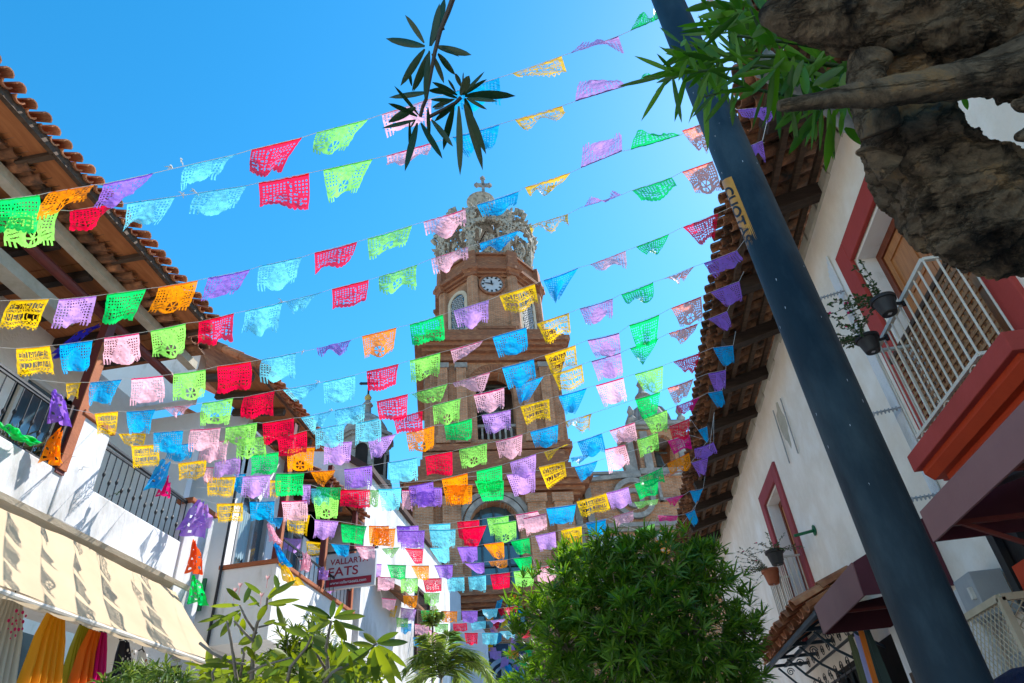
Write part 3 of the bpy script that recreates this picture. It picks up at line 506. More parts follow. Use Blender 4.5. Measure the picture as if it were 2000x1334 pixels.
def arch_ring(m, cx, zs, r0, r1, v0, v1, mat, n=24, M_=None, a0=0., a1=math.pi, rays=False):
    for i in range(n):
        t0 = a0+(a1-a0)*(i+(.06 if rays else 0))/n; t1 = a0+(a1-a0)*(i+(.94 if rays else 1))/n
        P = [(cx+r*math.cos(t), v, zs+r*math.sin(t)) for v in (v0, v1) for t in (t0, t1) for r in (r0, r1)]
        if M_: P = [M_ @ Vector(p) for p in P]
        m.add(P, [(0, 1, 3, 2), (4, 6, 7, 5), (0, 2, 6, 4), (1, 5, 7, 3), (0, 4, 5, 1), (2, 3, 7, 6)], mat)
def cornice(m, cx, cv, steps, mat, n=4, a0=0.):
    """stack of square / octagonal mouldings: (half width, z0, z1)"""
    for h, z0, z1 in steps: m.lathe([(h, z0), (h, z1)], n, (cx, cv, 0), mat, a0=a0, square=True)
CH = empty('church', (-4.6, 33, 0), rad(14), 'red brick church with clock tower under an openwork crown, at the end of the street', 'church')
def church():
    # ---- lower tower stage
    cx, h = -.95, 3.72
    m = MB()
    wall_with_arch(m, cx-h, cx+h, 0, 14.4, -4.1, -3.3, cx, 8.2, 12.55, 1.15, None)
    m.box(cx-h, cx-h+.7, -3.3, 3.5, 0, 14.4); m.box(cx+h-.7, cx+h, -3.3, 3.5, 0, 14.4); m.box(cx-h+.7, cx+h-.7, 2.9, 3.5, 0, 14.4)
    tw = m.build('tower_stage', M['brick'], CH)
    for s in (-1, 1):
        for o in (1.95, 3.2):
            m = MB(); u = cx+s*o; m.box(u-.42, u+.42, -4.42, -4.09, 10.3, 13.5); m.box(u-.5, u+.5, -4.5, -4.10, 9.9, 10.3); m.box(u-.5, u+.5, -4.5, -4.10, 13.5, 13.9)
            m.build('pilaster', M['brick'], tw)
    m = MB()
    arch_ring(m, cx, 12.55, 1.16, 1.42, -4.3, -3.9, None); arch_ring(m, cx, 12.55, 1.5, 1.75, -4.22, -3.9, None)
    m.build('stone_arch', M['stone'], tw)
    m = MB(); m.box(cx-1.3, cx+1.3, -3.5, -3.42, 8, 14); m.build('arch_glass', M['blueglass'], tw)
    m = MB()
    for z in (8.9, 9.9, 10.9, 11.9): m.box(cx-1.15, cx+1.15, -3.62, -3.52, z-.04, z+.04)
    for u in (-.6, 0, .6): m.box(cx+u-.04, cx+u+.04, -3.64, -3.52, 8.2, 13.6)
    m.build('glazing_bar', M['blueiron'], tw)
    m = MB()
    cornice(m, cx, -.2, [(h+.35, 9.0, 9.15), (h+.55, 9.15, 9.4), (h+.75, 9.4, 9.62), (h+.5, 9.62, 9.85), ], None)
    m.build('cornice', M['redbrick'], tw); m = MB()
    cornice(m, cx+.2, -.2, [(h+.2, 13.9, 14.1), (h+.42, 14.1, 14.3), (h+.62, 14.3, 14.55), (h+.8, 14.55, 14.8), (h+.5, 14.8, 15.05), (h+.2, 15.05, 15.35), (h-.0, 15.35, 15.7), (h-.1, 15.7, 16.1), (h-.2, 16.1, 16.5)], None)
    m.build('cornice', M['redbrick'], tw)
    # entrance with portrait banner
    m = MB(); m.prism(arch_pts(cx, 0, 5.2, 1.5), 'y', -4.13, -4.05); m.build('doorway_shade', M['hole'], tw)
    m = MB(); arch_ring(m, cx, 5.2, 1.5, 1.9, -4.4, -4.0, None); m.box(cx-1.9, cx-1.5, -4.4, -4.0, 0, 5.2); m.box(cx+1.5, cx+1.9, -4.4, -4.0, 0, 5.2)
    for s in (-1, 1): m.lathe([(.3, 0), (.26, 6.4), (.4, 6.5), (.4, 6.8)], 16, (cx+s*2.7, -4.6, 0))
    m.build('entrance_surround', M['stone'], tw, smooth=False)
    m = MB(); arch_ring(m, cx+.02, 6.2, .62, .78, -4.5, -4.42, None, n=20, a0=0, a1=2*math.pi); arch_ring(m, cx+.02, 6.2, .4, .5, -4.5, -4.42, None, n=16, a0=0, a1=2*math.pi)
    for k in range(16):
        t = k*2*math.pi/16; m.lathe([(.07, -.04), (.07, .04)], 8, (cx+.02+.95*math.cos(t), -4.46, 6.2+1.05*math.sin(t)))
    m.prism([(cx-.2, 5.2), (cx+.24, 5.2), (cx+.16, 6.6), (cx+.02, 6.8), (cx-.12, 6.6)], 'y', -4.5, -4.44)
    m.build('entrance_relief', rough('pale_relief', (.3, .4, .5), (.2, .28, .36), 6), tw)
    m = MB(); m.prism([(cx-1.1, 4.6), (cx+1.15, 4.6), (cx+1.15, 7.5), (cx-1.1, 7.5)], 'y', -4.42, -4.40); m.build('relief_board', rough('navy_board', (.03, .05, .09), (.02, .035, .06), 3), tw)
    # ---- bell stage
    cx, h = -.5, 3.42
    m = MB()
    for rot in range(4):
        R_ = Matrix.Translation((cx, 0, 0)) @ Matrix.Rotation(rot*math.pi/2, 4, 'Z')
        e = h if rot % 2 == 0 else h-.8
        wall_with_arch(m, -e, e, 16.2, 22.6, -h, -h+.8, 0, 17.3, 20.35, 1.0, None, R_)
    bs = m.build('bell_stage', M['brick'], CH)
    for rot in (0, 1, 3):
        R_ = Matrix.Translation((cx, 0, 0)) @ Matrix.Rotation(rot*math.pi/2, 4, 'Z')
        for s in (-1, 1):
            for o in (1.75, 2.75):
                m = MB(); u = s*o; m.box(u-.27, u+.27, -h-.28, -h+.05, 17.4, 21.5, M=R_); m.box(u-.36, u+.36, -h-.36, -h+.05, 17.0, 17.4, M=R_); pl_ = m.build('pilaster', M['brick'], bs)
                m = MB(); m.box(u-.34, u+.34, -h-.35, -h+.05, 21.5, 21.8, M=R_); m.build('capital', M['stone'], pl_)
        m = MB(); m.box(-1, 1, -h+.16, -h+.36, 18.1, 18.25, M=R_)
        for u in (-.75, -.45, -.15, .15, .45, .75): m.box(u-.05, u+.05, -h+.2, -h+.32, 17.3, 18.1, M=R_)
        m.build('balustrade', M['stone'], bs)
        m = MB(); arch_ring(m, 0, 20.35, 1.02, 1.5, -h-.08, -h+.1, None, n=26, M_=R_, rays=True); m.build('brick_arch', M['redbrick'], bs)
    m = MB(); cornice(m, cx+.02, 0, [(h+.25, 22.0, 22.25), (h+.45, 22.5, 22.72), (h+.2, 22.25, 22.5), (h+.68, 22.72, 22.95), (h+.85, 22.95, 23.25), (h+.6, 23.25, 23.5), (h+.25, 23.5, 24.1)], None)
    m.build('cornice', M['redbrick'], bs); m = MB(); cornice(m, cx, 0, [(h+.1, 16.1, 16.6), (h+.3, 16.6, 16.95)], None)
    m.build('cornice', M['redbrick'], bs)
    m = MB(); m.lathe([(.0, 21.1), (.14, 21.1), (.2, 20.95), (.42, 20.8), (.5, 20.4), (.58, 19.6), (.8, 19.0), (.86, 18.85), (.74, 18.85), (.5, 19.3), (.0, 19.5)], 24, (cx-.15, -h+1.3, 0))
    m.bar((cx-1.2, -h+1.3, 21.25), (cx+1.2, -h+1.3, 21.25), .2); m.build('bell', M['bell'], bs, smooth=True)
    m = MB(); m.box(cx-h+.8, cx+h-.8, -.15, .15, 16.3, 22.5); m.box(cx-h+.8, cx+h-.8, -2.6, 2.6, 16.3, 16.6); m.build('inner_wall', M['stone'], bs)
    # ---- octagonal clock stage
    cx = -.15; ap = 2.92
    m = MB()
    m.lathe([(ap, 23.6), (ap, 30.2)], 8, (cx, 0, 0), a0=0, square=True)
    oc = m.build('clock_stage', M['brick'], CH)
    m = MB()
    for k in range(8):
        t = math.pi*(k+.5)/4; r = ap/math.cos(math.pi/8)
        m.lathe([(.36, 24.0), (.36, 28.7)], 8, (cx+(r-.05)*math.cos(t), (r-.05)*math.sin(t), 0))
    m.build('corner_pier', M['brick'], oc)
    m = MB()
    cornice(m, cx, 0, [(ap+.1, 23.9, 24.5), (ap+.3, 24.5, 24.7)], None, n=8); m.build('cornice', M['redbrick'], oc); m = MB()
    cornice(m, cx, 0, [(ap+.15, 28.6, 28.75), (ap+.32, 28.75, 28.95), (ap+.55, 28.95, 29.2), (ap+.35, 29.2, 29.45), (ap+.15, 29.45, 30.35), (ap+.3, 30.35, 30.5)], None, n=8)
    for k in range(8):
        t = math.pi*(k+.5)/4; r = ap/math.cos(math.pi/8)
        m.lathe([(.5, 28.6), (.5, 28.8), (.75, 29.0), (.75, 29.25), (.5, 29.3), (.48, 30.6), (.0, 30.9)], 4, (cx+r*math.cos(t), r*math.sin(t), 0), a0=t+math.pi/4)
    m.build('cornice', M['redbrick'], oc)
    def face(k): return Matrix.Translation((cx, 0, 0)) @ Matrix.Rotation(k*math.pi/4, 4, 'Z')
    for k in range(-2, 3):
        R_ = face(k)
        if k == 0: continue
        m = MB(); m.prism(arch_pts(0, 24.9, 27.35, .55), 'y', -ap-.03, -ap+.05, M=R_); w = m.build('window', M['blueglass'], oc)
        m = MB(); arch_ring(m, 0, 27.35, .57, .8, -ap-.1, -ap+.05, None, M_=R_)
        for s in (-1, 1): m.box(s*.57 if s > 0 else -.8, .8 if s > 0 else -.57, -ap-.1, -ap+.05, 24.9, 27.35, M=R_)
        m.build('frame', M['ledge'], w)
        m = MB()
        for j in range(11):
            for i in range(-2, 3):
                u, z = i*.21+(.1 if j % 2 else 0), 25.0+j*.26
                if abs(u) < .5: arch_ring(m, u, z, .07, .12, -ap-.08, -ap-.04, None, n=8, M_=R_, a1=2*math.pi)
        m.build('tracery', M['grey'], w)
    # clock
    R_ = face(0) @ Matrix.Translation((-.05, 0, 28.02-.0))
    m = MB(); m.prism([(.68*math.cos(t*math.pi/20), .68*math.sin(t*math.pi/20)) for t in range(40)], 'y', -ap-.12, -ap+.03, M=R_); ck = m.build('clock', M['clock'], oc)
    m = MB(); arch_ring(m, 0, 0, .68, .8, -ap-.18, -ap+.03, None, n=40, M_=R_, a1=2*math.pi); m.build('rim', M['redbrick'], ck)
    m = MB()
    for q in range(12):
        t = q*math.pi/6; RR = R_ @ Matrix.Rotation(t, 4, 'Y'); m.box(-.035, .035, -ap-.15, -ap-.125, .47, .60, M=RR)
        if q % 3 == 0 or q % 2: m.box(.045, .075, -ap-.15, -ap-.125, .47, .60, M=RR)
    for q in range(60): RR = R_ @ Matrix.Rotation(q*math.pi/30, 4, 'Y'); m.box(-.008, .008, -ap-.15, -ap-.125, .625, .66, M=RR)
    m.build('numeral', M['black'], ck)
    for t, L_, w in ((-8, .36, .05), (-78, .52, .035)):
        m = MB(); RR = R_ @ Matrix.Rotation(rad(t), 4, 'Y'); m.prism([(-w*.6, -.1), (w*.6, -.1), (w, L_*.5), (0, L_), (-w, L_*.5)], 'y', -ap-.18, -ap-.16, M=RR); m.build('clock_hand', M['black'], ck)
    # ---- crown
    m = MB(); NT, NS = 320, 84; idx = {}; rn = lambda a, b_, c=0: noise.noise(Vector((a, b_, c)))
    Z0, HZ = 30.5, 5.7
    def prof(s):
        if s < .62: r = 2.62+.82*math.sin(s/.62*math.pi/2)
        else: r = 3.44-(3.44-.75)*(1-math.cos((s-.62)/.38*math.pi/2))**1.0
        return r, Z0+HZ*(s if s < .62 else .62+.38*math.sin((s-.62)/.38*math.pi/2)*.9)
    def P(i, j, off=0.):
        s = j/NS; r, z = prof(s); t = 2*math.pi*i/NT; w = .09*rn(math.cos(t)*9, math.sin(t)*9, s*14)+.06*rn(math.cos(t)*25, math.sin(t)*25, s*35); r += w+off
        return Vector((cx+r*math.cos(t), r*math.sin(t), z+.08*rn(t*9, s*20, 7)))
    def keep(i, j):
        s = (j+.5)/NS; t = (i+.5)/NT*8 % 1; a = abs(t-.5); th = 2*math.pi*i/NT; e = .05*rn(th*7, s*20, 3)
        rib = a < .13+.20*max(0, .22-s)*2+.30*max(0, s-.40)**1.0+e          # eight ribs that spread into arches
        band = abs(s-.50-.05*math.cos(2*math.pi*t)) < .045+e*.4
        gall = s < .07+.03*abs(math.sin(th*16)) or (a > .36 and s < .30+e and (a-.5)**2*30+((s-.14)/.17)**2 < 1)
        top = s > .86 or (s > .70 and a < .34+e)
        if not (rib or band or gall or top): return False
        if a < .025 or abs(s-.50) < .014 or s < .03: return True
        return abs(rn(math.cos(th)*19+3, math.sin(th)*19, s*30)) < .27
    for j in range(NS):
        for i in range(NT):
            if keep(i, j):
                f = []
                for (a, b_) in ((i, j), (i+1, j), (i+1, j+1), (i, j+1)):
                    k = (a % NT, b_)
                    if k not in idx: idx[k] = len(m.v); m.v.append(tuple(P(*k)))
                    f.append(idx[k])
                m.f.append(tuple(f)); m.m.append(0)
    cr = m.build('crown', M['filigree'], CH)
    so_ = cr.modifiers.new('thick', 'SOLIDIFY'); so_.thickness = .16; so_.offset = -1
    for k in range(8):
        m = MB(); t = 2*math.pi*(k+.5)/8; ux, uy = math.cos(t), math.sin(t)
        def q(r, z, s=0.): return (cx+r*ux-s*uy, r*uy+s*ux, z)
        m.tube([q(2.75, 30.7), q(2.95, 31.6), q(3.1, 32.4), q(3.15, 32.9)], [.22, .25, .16, .07], 8)
        m.tube([q(3.18, 32.9), q(3.22, 33.1), q(3.22, 33.3)], [.08, .15, .04], 8)
        for s in (-1, 1): m.tube([q(3.05, 32.4, 0), q(3.15, 32.9, s*.45), q(3.1, 32.6, s*.7), q(3.05, 31.9, s*.6)], [.1, .12, .1, .04], 6)
        m.build('figure', M['filigree'], cr, smooth=True)
    for k in range(60):
        m = MB(); t = 2*math.pi*k/60; s_ = .60+.10*math.sin(k*2.4)+.08*math.sin(k*.8); r, z = prof(s_); d = Vector((math.cos(t), math.sin(t), .7)).normalized(); c = Vector((cx+r*math.cos(t), r*math.sin(t), z)); l = .2+.1*math.sin(k*1.7)
        m.tube([c, c+d*l*.6, c+d*l*1.3], [.10, .11, .02], 5); m.build('crest_leaf', M['filigree'], cr)
    for k in range(8):
        t = 2*math.pi*k/8
        for s_ in (.66, .72, .78):
            m = MB(); r, z = prof(s_); m.tube([(cx+r*math.cos(t), r*math.sin(t), z), (cx+(r+.2)*math.cos(t), (r+.2)*math.sin(t), z+.3), (cx+(r+.05)*math.cos(t), (r+.05)*math.sin(t), z+.65)], [.16, .2, .03], 6); m.build('crest_leaf', M['filigree'], cr, smooth=True)
    m = MB(); m.lathe([(.75, 35.5), (.8, 36.0), (.5, 36.3), (.5, 37.0), (.62, 37.5), (.8, 38.1), (1.05, 38.7), (.95, 38.75), (0, 38.6)], 20, (cx-.1, 0, 0)); cu = m.build('crown_top', M['filigree'], cr, smooth=False)
    m = MB()
    m.box(cx+.04, cx+.26, -.1, .1, 39.1, 41.35); m.box(cx-.33, cx+.63, -.1, .1, 40.45, 40.7)
    for (u, z) in ((cx+.15, 41.35), (cx-.33, 40.58), (cx+.63, 40.58)): m.lathe([(.2, -.12), (.2, .12)], 4, (u, 0, z), a0=0)
    m.build('cross', M['stone'], cr)
    for a_, b_ in (((-1.5, -1.5, 31), (.1, 0, 36)), ((1.2, -1.8, 30.6), (0, 0, 35.8))): part('crown_stay', M['iron'], cr, lambda m: m.tube([a_, b_], .04, 5))
    # ---- nave front with swept parapet
    m = MB()
    top = [(2.7, 15.3)]+[(2.7+3.9*i/12, 15.15-.1*math.cos(i/12*math.pi)) for i in range(13)]
    poly = [(2.7, 0)]+top+[(6.6, 15.0), (6.6, 15.35), (10.4, 15.35), (10.4, 0)]
    m.prism(poly, 'y', -3.0, -2.2)
    nv = m.build('nave_wall', M['brick'], CH)
    m = MB()
    for i in range(12):
        a_, b_ = top[i+1], top[i+2] if i+2 < len(top) else top[-1]
        m.bar((a_[0], -3.05, a_[1]), (b_[0], -3.05, b_[1]), .3, .22)
    arch_ring(m, 6.05, 14.05, .8, 1.05, -3.25, -2.95, None, n=28, a1=2*math.pi); arch_ring(m, 6.05, 14.05, .3, .5, -3.2, -2.95, None, n=20, a1=2*math.pi)
    for u in (3.15, 3.75): m.box(u-.16, u+.16, -3.25, -2.95, 9.5, 14.6)
    for a_, b_, c_, d_ in ((7.35, 9.75, 15.2, 15.35), (7.35, 9.75, 13.85, 14.0), (7.35, 7.5, 13.85, 15.35), (9.6, 9.75, 13.85, 15.35)): m.box(a_, b_, -3.2, -2.95, c_, d_)
    for z0, z1, d_ in ((12.4, 12.55, .2), (12.55, 12.75, .35), (11.1, 11.2, .15), (15.35, 15.5, .15)): m.box(2.8, 10.6, -3.0-d_, -2.98, z0, z1)
    m.build('moulding', M['stone'], nv)
    m = MB()
    for u in (4.6, 7.9): m.box(u-1.1, u+1.1, -3.1, -3.02, 11.4, 12.2)
    m.build('recess_panel', M['grey'], nv)
    # ---- side belfry
    bc = 8.12
    m = MB()
    for rot in range(4):
        R_ = Matrix.Translation((bc, -1.7, 0)) @ Matrix.Rotation(rot*math.pi/2, 4, 'Z'); e = 1.35 if rot % 2 == 0 else 1.0
        wall_with_arch(m, -e, e, 15.3, 18.1, -1.35, -1.0, 0, 15.6, 17.0, .55, None, R_)
    sb = m.build('side_belfry', M['brick'], CH)
    m = MB(); cornice(m, bc, -1.7, [(1.5, 15.3, 15.6), (1.5, 17.85, 18.0), (1.68, 18.0, 18.18), (1.5, 18.18, 18.35)], None)
    for sx in (-1, 1):
        m.box(bc+sx*.95-.2, bc+sx*.95+.2, -3.2, -3.0, 15.6, 17.7)
        for sy in (-1, 1):
            m.lathe([(.2, 18.3), (.24, 18.5), (.1, 18.7), (.2, 18.95), (.05, 19.3)], 10, (bc+sx*1.35, -1.7+sy*1.35, 0))
    for s in (-1, 1):
        m.prism([(bc+s*1.5, 15.3), (bc+s*2.1, 15.5), (bc+s*2.2, 16.1), (bc+s*1.85, 16.5), (bc+s*1.7, 17.6), (bc+s*1.5, 17.8)], 'y', -2.9, -2.5)
    m.build('moulding', M['stone'], sb)
    m = MB(); m.lathe([(1.3, 18.3), (1.3, 18.5), (1.22, 19.0), (.95, 19.55), (.55, 19.9), (.36, 20.0), (.36, 20.6), (.45, 20.7), (.2, 21.0), (.12, 21.3), (.22, 21.5), (.05, 21.8)], 16, (bc, -1.7, 0))
    for k in range(8):
        t = k*math.pi/4; m.tube([(bc+1.32*math.cos(t), -1.7+1.32*math.sin(t), 18.5), (bc+1.25*math.cos(t), -1.7+1.25*math.sin(t), 19.0), (bc+.97*math.cos(t), -1.7+.97*math.sin(t), 19.57), (bc+.4*math.cos(t), -1.7+.4*math.sin(t), 20.0)], .07, 5)
    m.build('dome', M['stone'], sb)
    m = MB(); m.lathe([(0, 17.0), (.12, 17.0), (.22, 16.8), (.3, 16.3), (.42, 16.1), (0, 16.15)], 16, (bc, -1.9, 0)); m.bar((bc-.6, -1.9, 17.05), (bc+.6, -1.9, 17.05), .08); m.build('bell', M['bell'], sb, smooth=True)
    # ---- small dark tower at the left
    lc = -7.25
    m = MB(); m.lathe([(1.15, 0), (1.15, 18.2)], 8, (lc, -2.0, 0), square=True); m.box(lc+1.1, -4.6, -2.6, -1.2, 0, 13.5)
    st = m.build('small_tower', M['stone'], CH)
    m = MB(); cornice(m, lc, -2.0, [(1.3, 15.2, 15.4), (1.45, 15.4, 15.6), (1.3, 17.9, 18.05), (1.42, 18.05, 18.25)], None, n=8)
    for k in range(-2, 3):
        R_ = Matrix.Translation((lc, -2.0, 0)) @ Matrix.Rotation(k*math.pi/4, 4, 'Z'); arch_ring(m, 0, 17.1, .3, .42, -1.25, -1.1, None, n=12, M_=R_); arch_ring(m, 0, 14.3, .3, .42, -1.25, -1.1, None, n=16, M_=R_, a1=2*math.pi)
    m.build('moulding', M['stone'], st)
    m = MB()
    for k in range(-2, 3): m.prism(arch_pts(0, 15.9, 17.1, .3), 'y', -1.18, -1.1, M=Matrix.Translation((lc, -2.0, 0)) @ Matrix.Rotation(k*math.pi/4, 4, 'Z'))
    m.build('louvre', M['hole'], st)
    m = MB(); m.lathe([(1.2, 18.25), (1.1, 18.8), (.8, 19.3), (.4, 19.6), (.22, 19.7), (.2, 20.2), (.3, 20.25), (.08, 20.6)], 16, (lc, -2.0, 0)); m.build('dome', M['stone'], st, smooth=True)
    m = MB(); m.lathe([(0, 20.5), (.16, 20.6), (.2, 20.75), (.1, 20.92), (0, 20.95)], 12, (lc, -2.0, 0)); m.build('ball', M['gold'], st, smooth=True)
    m = MB(); m.box(lc-.05, lc+.05, -2.05, -1.95, 20.9, 22.2); m.box(lc-.42, lc+.42, -2.05, -1.95, 21.6, 21.72)
    for u, z in ((lc, 22.2), (lc-.42, 21.66), (lc+.42, 21.66)): m.lathe([(.1, -.05), (.1, .05)], 4, (u, -2, z))
    m.build('cross', M['iron'], st)
church()
m = MB(); m.box(-300, 300, -40, 600, -.3, 0); tag(m.build('ground', M['street']), kind='structure')
# ---------------------------------------------------------------- roof tiles
def tile_rows(m, y0, y1, xo, zo, xi, zi, rows, pitch=.23, row=.34, rnd=None, rad_=.1):
    """barrel tiles laid up the slope from the eave (xo, zo) towards (xi, zi): channels below, covers above"""
    o = Vector((xo, 0, zo)); d = (Vector((xi, 0, zi))-o).normalized(); up = Vector((-d.z, 0, d.x)); up = up if up.z > 0 else -up
    n = int(abs(y1-y0)/pitch); rnd = rnd or random.Random(3)
    for c in range(n):
        for kind in (0, 1):
            y = y0+(c+.5*kind+.25)*pitch
            for r in range(rows):
                j = rnd.uniform(-.012, .012); t0 = r*row-.02+rnd.uniform(-.03, .03)-(.05 if kind else 0); t1 = (r+1)*row+.05; vs = []
                for t, k in ((t0, 1.), (t1, .82)):
                    R_ = rad_*k*(.62 if not kind else .66)
                    for a in range(6):
                        an = math.pi*a/5; h = math.sin(an)*R_*(1 if kind else -1) + (.045 if kind else .0) + (.018 if t == t0 else 0)
                        vs.append(o + d*t + up*h + Vector((0, y+j-math.cos(an)*R_*1.15, 0)))
                m.add(vs, [(a, a+1, a+7, a+6) for a in range(5)])
def roof_tiles(name, mat, parent, *a, **k):
    m = MB(); tile_rows(m, *a, **k); o = m.build(name, mat, parent)
    s = o.modifiers.new('thick', 'SOLIDIFY'); s.thickness = .016; s.offset = 0
    return o
# ---------------------------------------------------------------- railing helper
def rail_along_y(parent, x, y0, y1, z0, z1, step, mat, r=.009, twist=False, top=.028, collar=False):
    part('rail', mat, parent, lambda m: m.bar((x, y0, z1), (x, y1, z1), top)); part('rail', mat, parent, lambda m: m.bar((x, y0, z0), (x, y1, z0), top*.8))
    n = max(2, int(round((y1-y0)/step)))
    for i in range(n+1):
        y = y0+(y1-y0)*i/n; m = MB(); m.tube([(x, y, z0), (x, y, z1)], r, 6)
        if collar: m.lathe([(r, -.04), (r*2.4, -.01), (r*2.4, .01), (r, .04)], 8, (x, y, z0+(z1-z0)*(.5 if i % 2 else .4)))
        m.build('bar', mat, parent)
# ---------------------------------------------------------------- white building on the left
XL = -6.4
LA = empty('white_building', (XL, 0, 0), 0, 'near left white building with tiled eaves, glazed balconies and flag shadows on its parapet', 'building')
def PL(name, mat, fn, parent=None, **k):
    m = MB(); fn(m); return m.build(name, mat, parent or LA, M=Matrix.Translation((-XL, 0, 0)) if (parent or LA) is LA else Matrix.Translation((-XL, 0, 0)), **k)
LA.location = (0, 0, 0)
def PL(name, mat, fn, parent=None, **k):
    m = MB(); fn(m); return m.build(name, mat, parent or LA, **k)
PL('parapet', M['white'], lambda m: m.box(-6.55, -6.4, 1, 9.95, 4.92, 5.5), bevel=.02)
pr = PL('pier', M['white'], lambda m: m.box(-6.56, -6.38, 6.62, 7.17, 4.94, 6.3), bevel=.015)
PL('pier_cap', M['cap'], lambda m: m.box(-6.62, -6.34, 6.58, 7.21, 6.3, 6.37), pr, bevel=.01)
pr = PL('pier', M['white'], lambda m: (m.box(-6.56, -6.37, 9.25, 9.97, 4.3, 6.15), m.box(-7.2, -6.56, 9.78, 9.96, 4.3, 6.15)), bevel=.015)
PL('pier_cap', M['cap'], lambda m: m.box(-6.62, -6.33, 9.2, 10.0, 6.15, 6.22), pr, bevel=.01)
PL('ledge', M['ledge'], lambda m: m.prism([(-6.6, 4.92), (-6.34, 4.92), (-6.36, 4.86), (-6.42, 4.80), (-6.6, 4.74)], 'y', 1, 9.9))
PL('balcony_floor', M['oldwhite'], lambda m: m.box(-8.0, -6.56, 1, 9.9, 5.15, 5.3))
PL('lower_wall', M['oldwhite'], lambda m: (m.box(-6.9, -6.6, 8.45, 9.9, 0, 4.9), m.box(-6.9, -6.6, 1, 5.2, 0, 4.9), m.box(-6.9, -6.6, 5.2, 8.45, 4.0, 4.9), m.box(-9.5, -6.9, 9.75, 9.9, 0, 8.2), m.box(-9.5, -6.6, 1, 1.2, 0, 8)))
PL('shop_glass', M['blueglass'], lambda m: m.box(-7.4, -7.35, 5.2, 8.45, 0, 4))
PL('back_wall', M['cream'], lambda m: (m.box(-8.1, -7.95, 8.75, 9.75, 5.3, 7.5, M['cream']), m.box(-8.1, -7.95, 1, 9.75, 7.5, 8.3, M['cream']), m.box(-8.1, -7.95, 6.3, 6.9, 5.3, 7.5, M['cream']), m.box(-8.14, -8.0, 1.2, 8.75, 5.3, 7.5, M['sheet'])))
for y0, y1 in ((3.0, 4.6), (4.65, 6.25), (6.95, 7.8), (7.85, 8.7)):
    w = PL('glass_door', M['blueglass'], lambda m: m.box(-7.99, -7.96, y0, y1, 5.3, 7.5))
    PL('door_frame', M['whitemetal'] if y0 > 6.5 else M['brown'], lambda m: (m.box(-7.97, -7.9, y0, y0+.07, 5.3, 7.5), m.box(-7.97, -7.9, y1-.07, y1, 5.3, 7.5), m.box(-7.97, -7.9, y0, y1, 7.42, 7.5), m.box(-7.97, -7.9, y0, y1, 5.3, 5.4)), w)
PL('side_frame', M['brown'], lambda m: (m.box(-6.56, -6.405, 6.42, 6.6, 5.5, 6.35), m.box(-7.9, -6.56, 6.45, 6.55, 5.3, 5.6)))
for y0, y1, z0 in ((3.4, 6.4, 5.52), (7.2, 9.22, 5.45)):
    rl = PL('balcony_railing', M['iron'], lambda m: m.bar((-6.44, y0, z0+.76), (-6.44, y1, z0+.7), .045, .03))
    rail_along_y(rl, -6.44, y0, y1, z0, z0+.68, .135, M['iron'], r=.0085, collar=True)
PL('roof_post', M['redbeam'], lambda m: m.box(-6.5, -6.38, 6.5, 6.64, 5.45, 8.25))
PL('sunlit_post_face', M['cap'], lambda m: m.box(-6.378, -6.36, 6.5, 6.64, 5.5, 7.4))  # thin orange strip: sunlight on the post's street side, put in as colour
# roof: high eave of orange boards over a lower tiled eave
rf = PL('roof', M['tile'], lambda m: m.prism([(-5.66, 8.42), (-9.5, 9.9), (-9.5, 10.0), (-5.66, 8.50)], 'y', .6, 7.7))
roof_tiles('eave_tiles', M['tile'], rf, .6, 7.7, -5.60, 8.455, -9, 9.8, 3, pitch=.19, rad_=.085)
for k in range(8):
    PL('soffit_board', M['plank'], lambda m: m.box(-6.12, -5.68, .7+k*.88, .7+k*.88+.83, 8.40, 8.43), rf)
PL('eave_board', M['beam'], lambda m: m.box(-5.69, -5.63, .6, 7.7, 8.34, 8.46), rf)
for k in range(9): PL('soffit_rafter', M['beam'], lambda m: m.box(-6.15, -5.66, .66+k*.88-.035, .66+k*.88+.035, 8.33, 8.41), rf)
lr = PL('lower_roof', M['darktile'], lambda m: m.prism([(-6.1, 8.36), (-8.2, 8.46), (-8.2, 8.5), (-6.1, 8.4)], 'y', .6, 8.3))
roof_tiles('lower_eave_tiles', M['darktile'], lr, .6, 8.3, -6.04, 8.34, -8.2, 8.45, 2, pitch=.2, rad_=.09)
PL('cream_beam', M['plaster'], lambda m: m.box(-6.40, -6.26, .6, 8.4, 8.16, 8.3), lr)
PL('red_beam', M['redbeam'], lambda m: m.tube([(-6.62, .6, 8.0), (-6.62, 8.4, 8.0)], .07, 10), lr)
PL('soffit_board', M['plank'], lambda m: [m.box(-7.95, -6.42, .7+k*.3, .7+k*.3+.285, 8.27, 8.30) for k in range(25)], lr)
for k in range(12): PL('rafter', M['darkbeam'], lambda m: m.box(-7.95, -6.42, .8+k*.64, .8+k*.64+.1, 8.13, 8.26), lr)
PL('frieze', M['plaster'], lambda m: m.box(-7.0, -6.75, .6, 6.3, 7.62, 7.8))
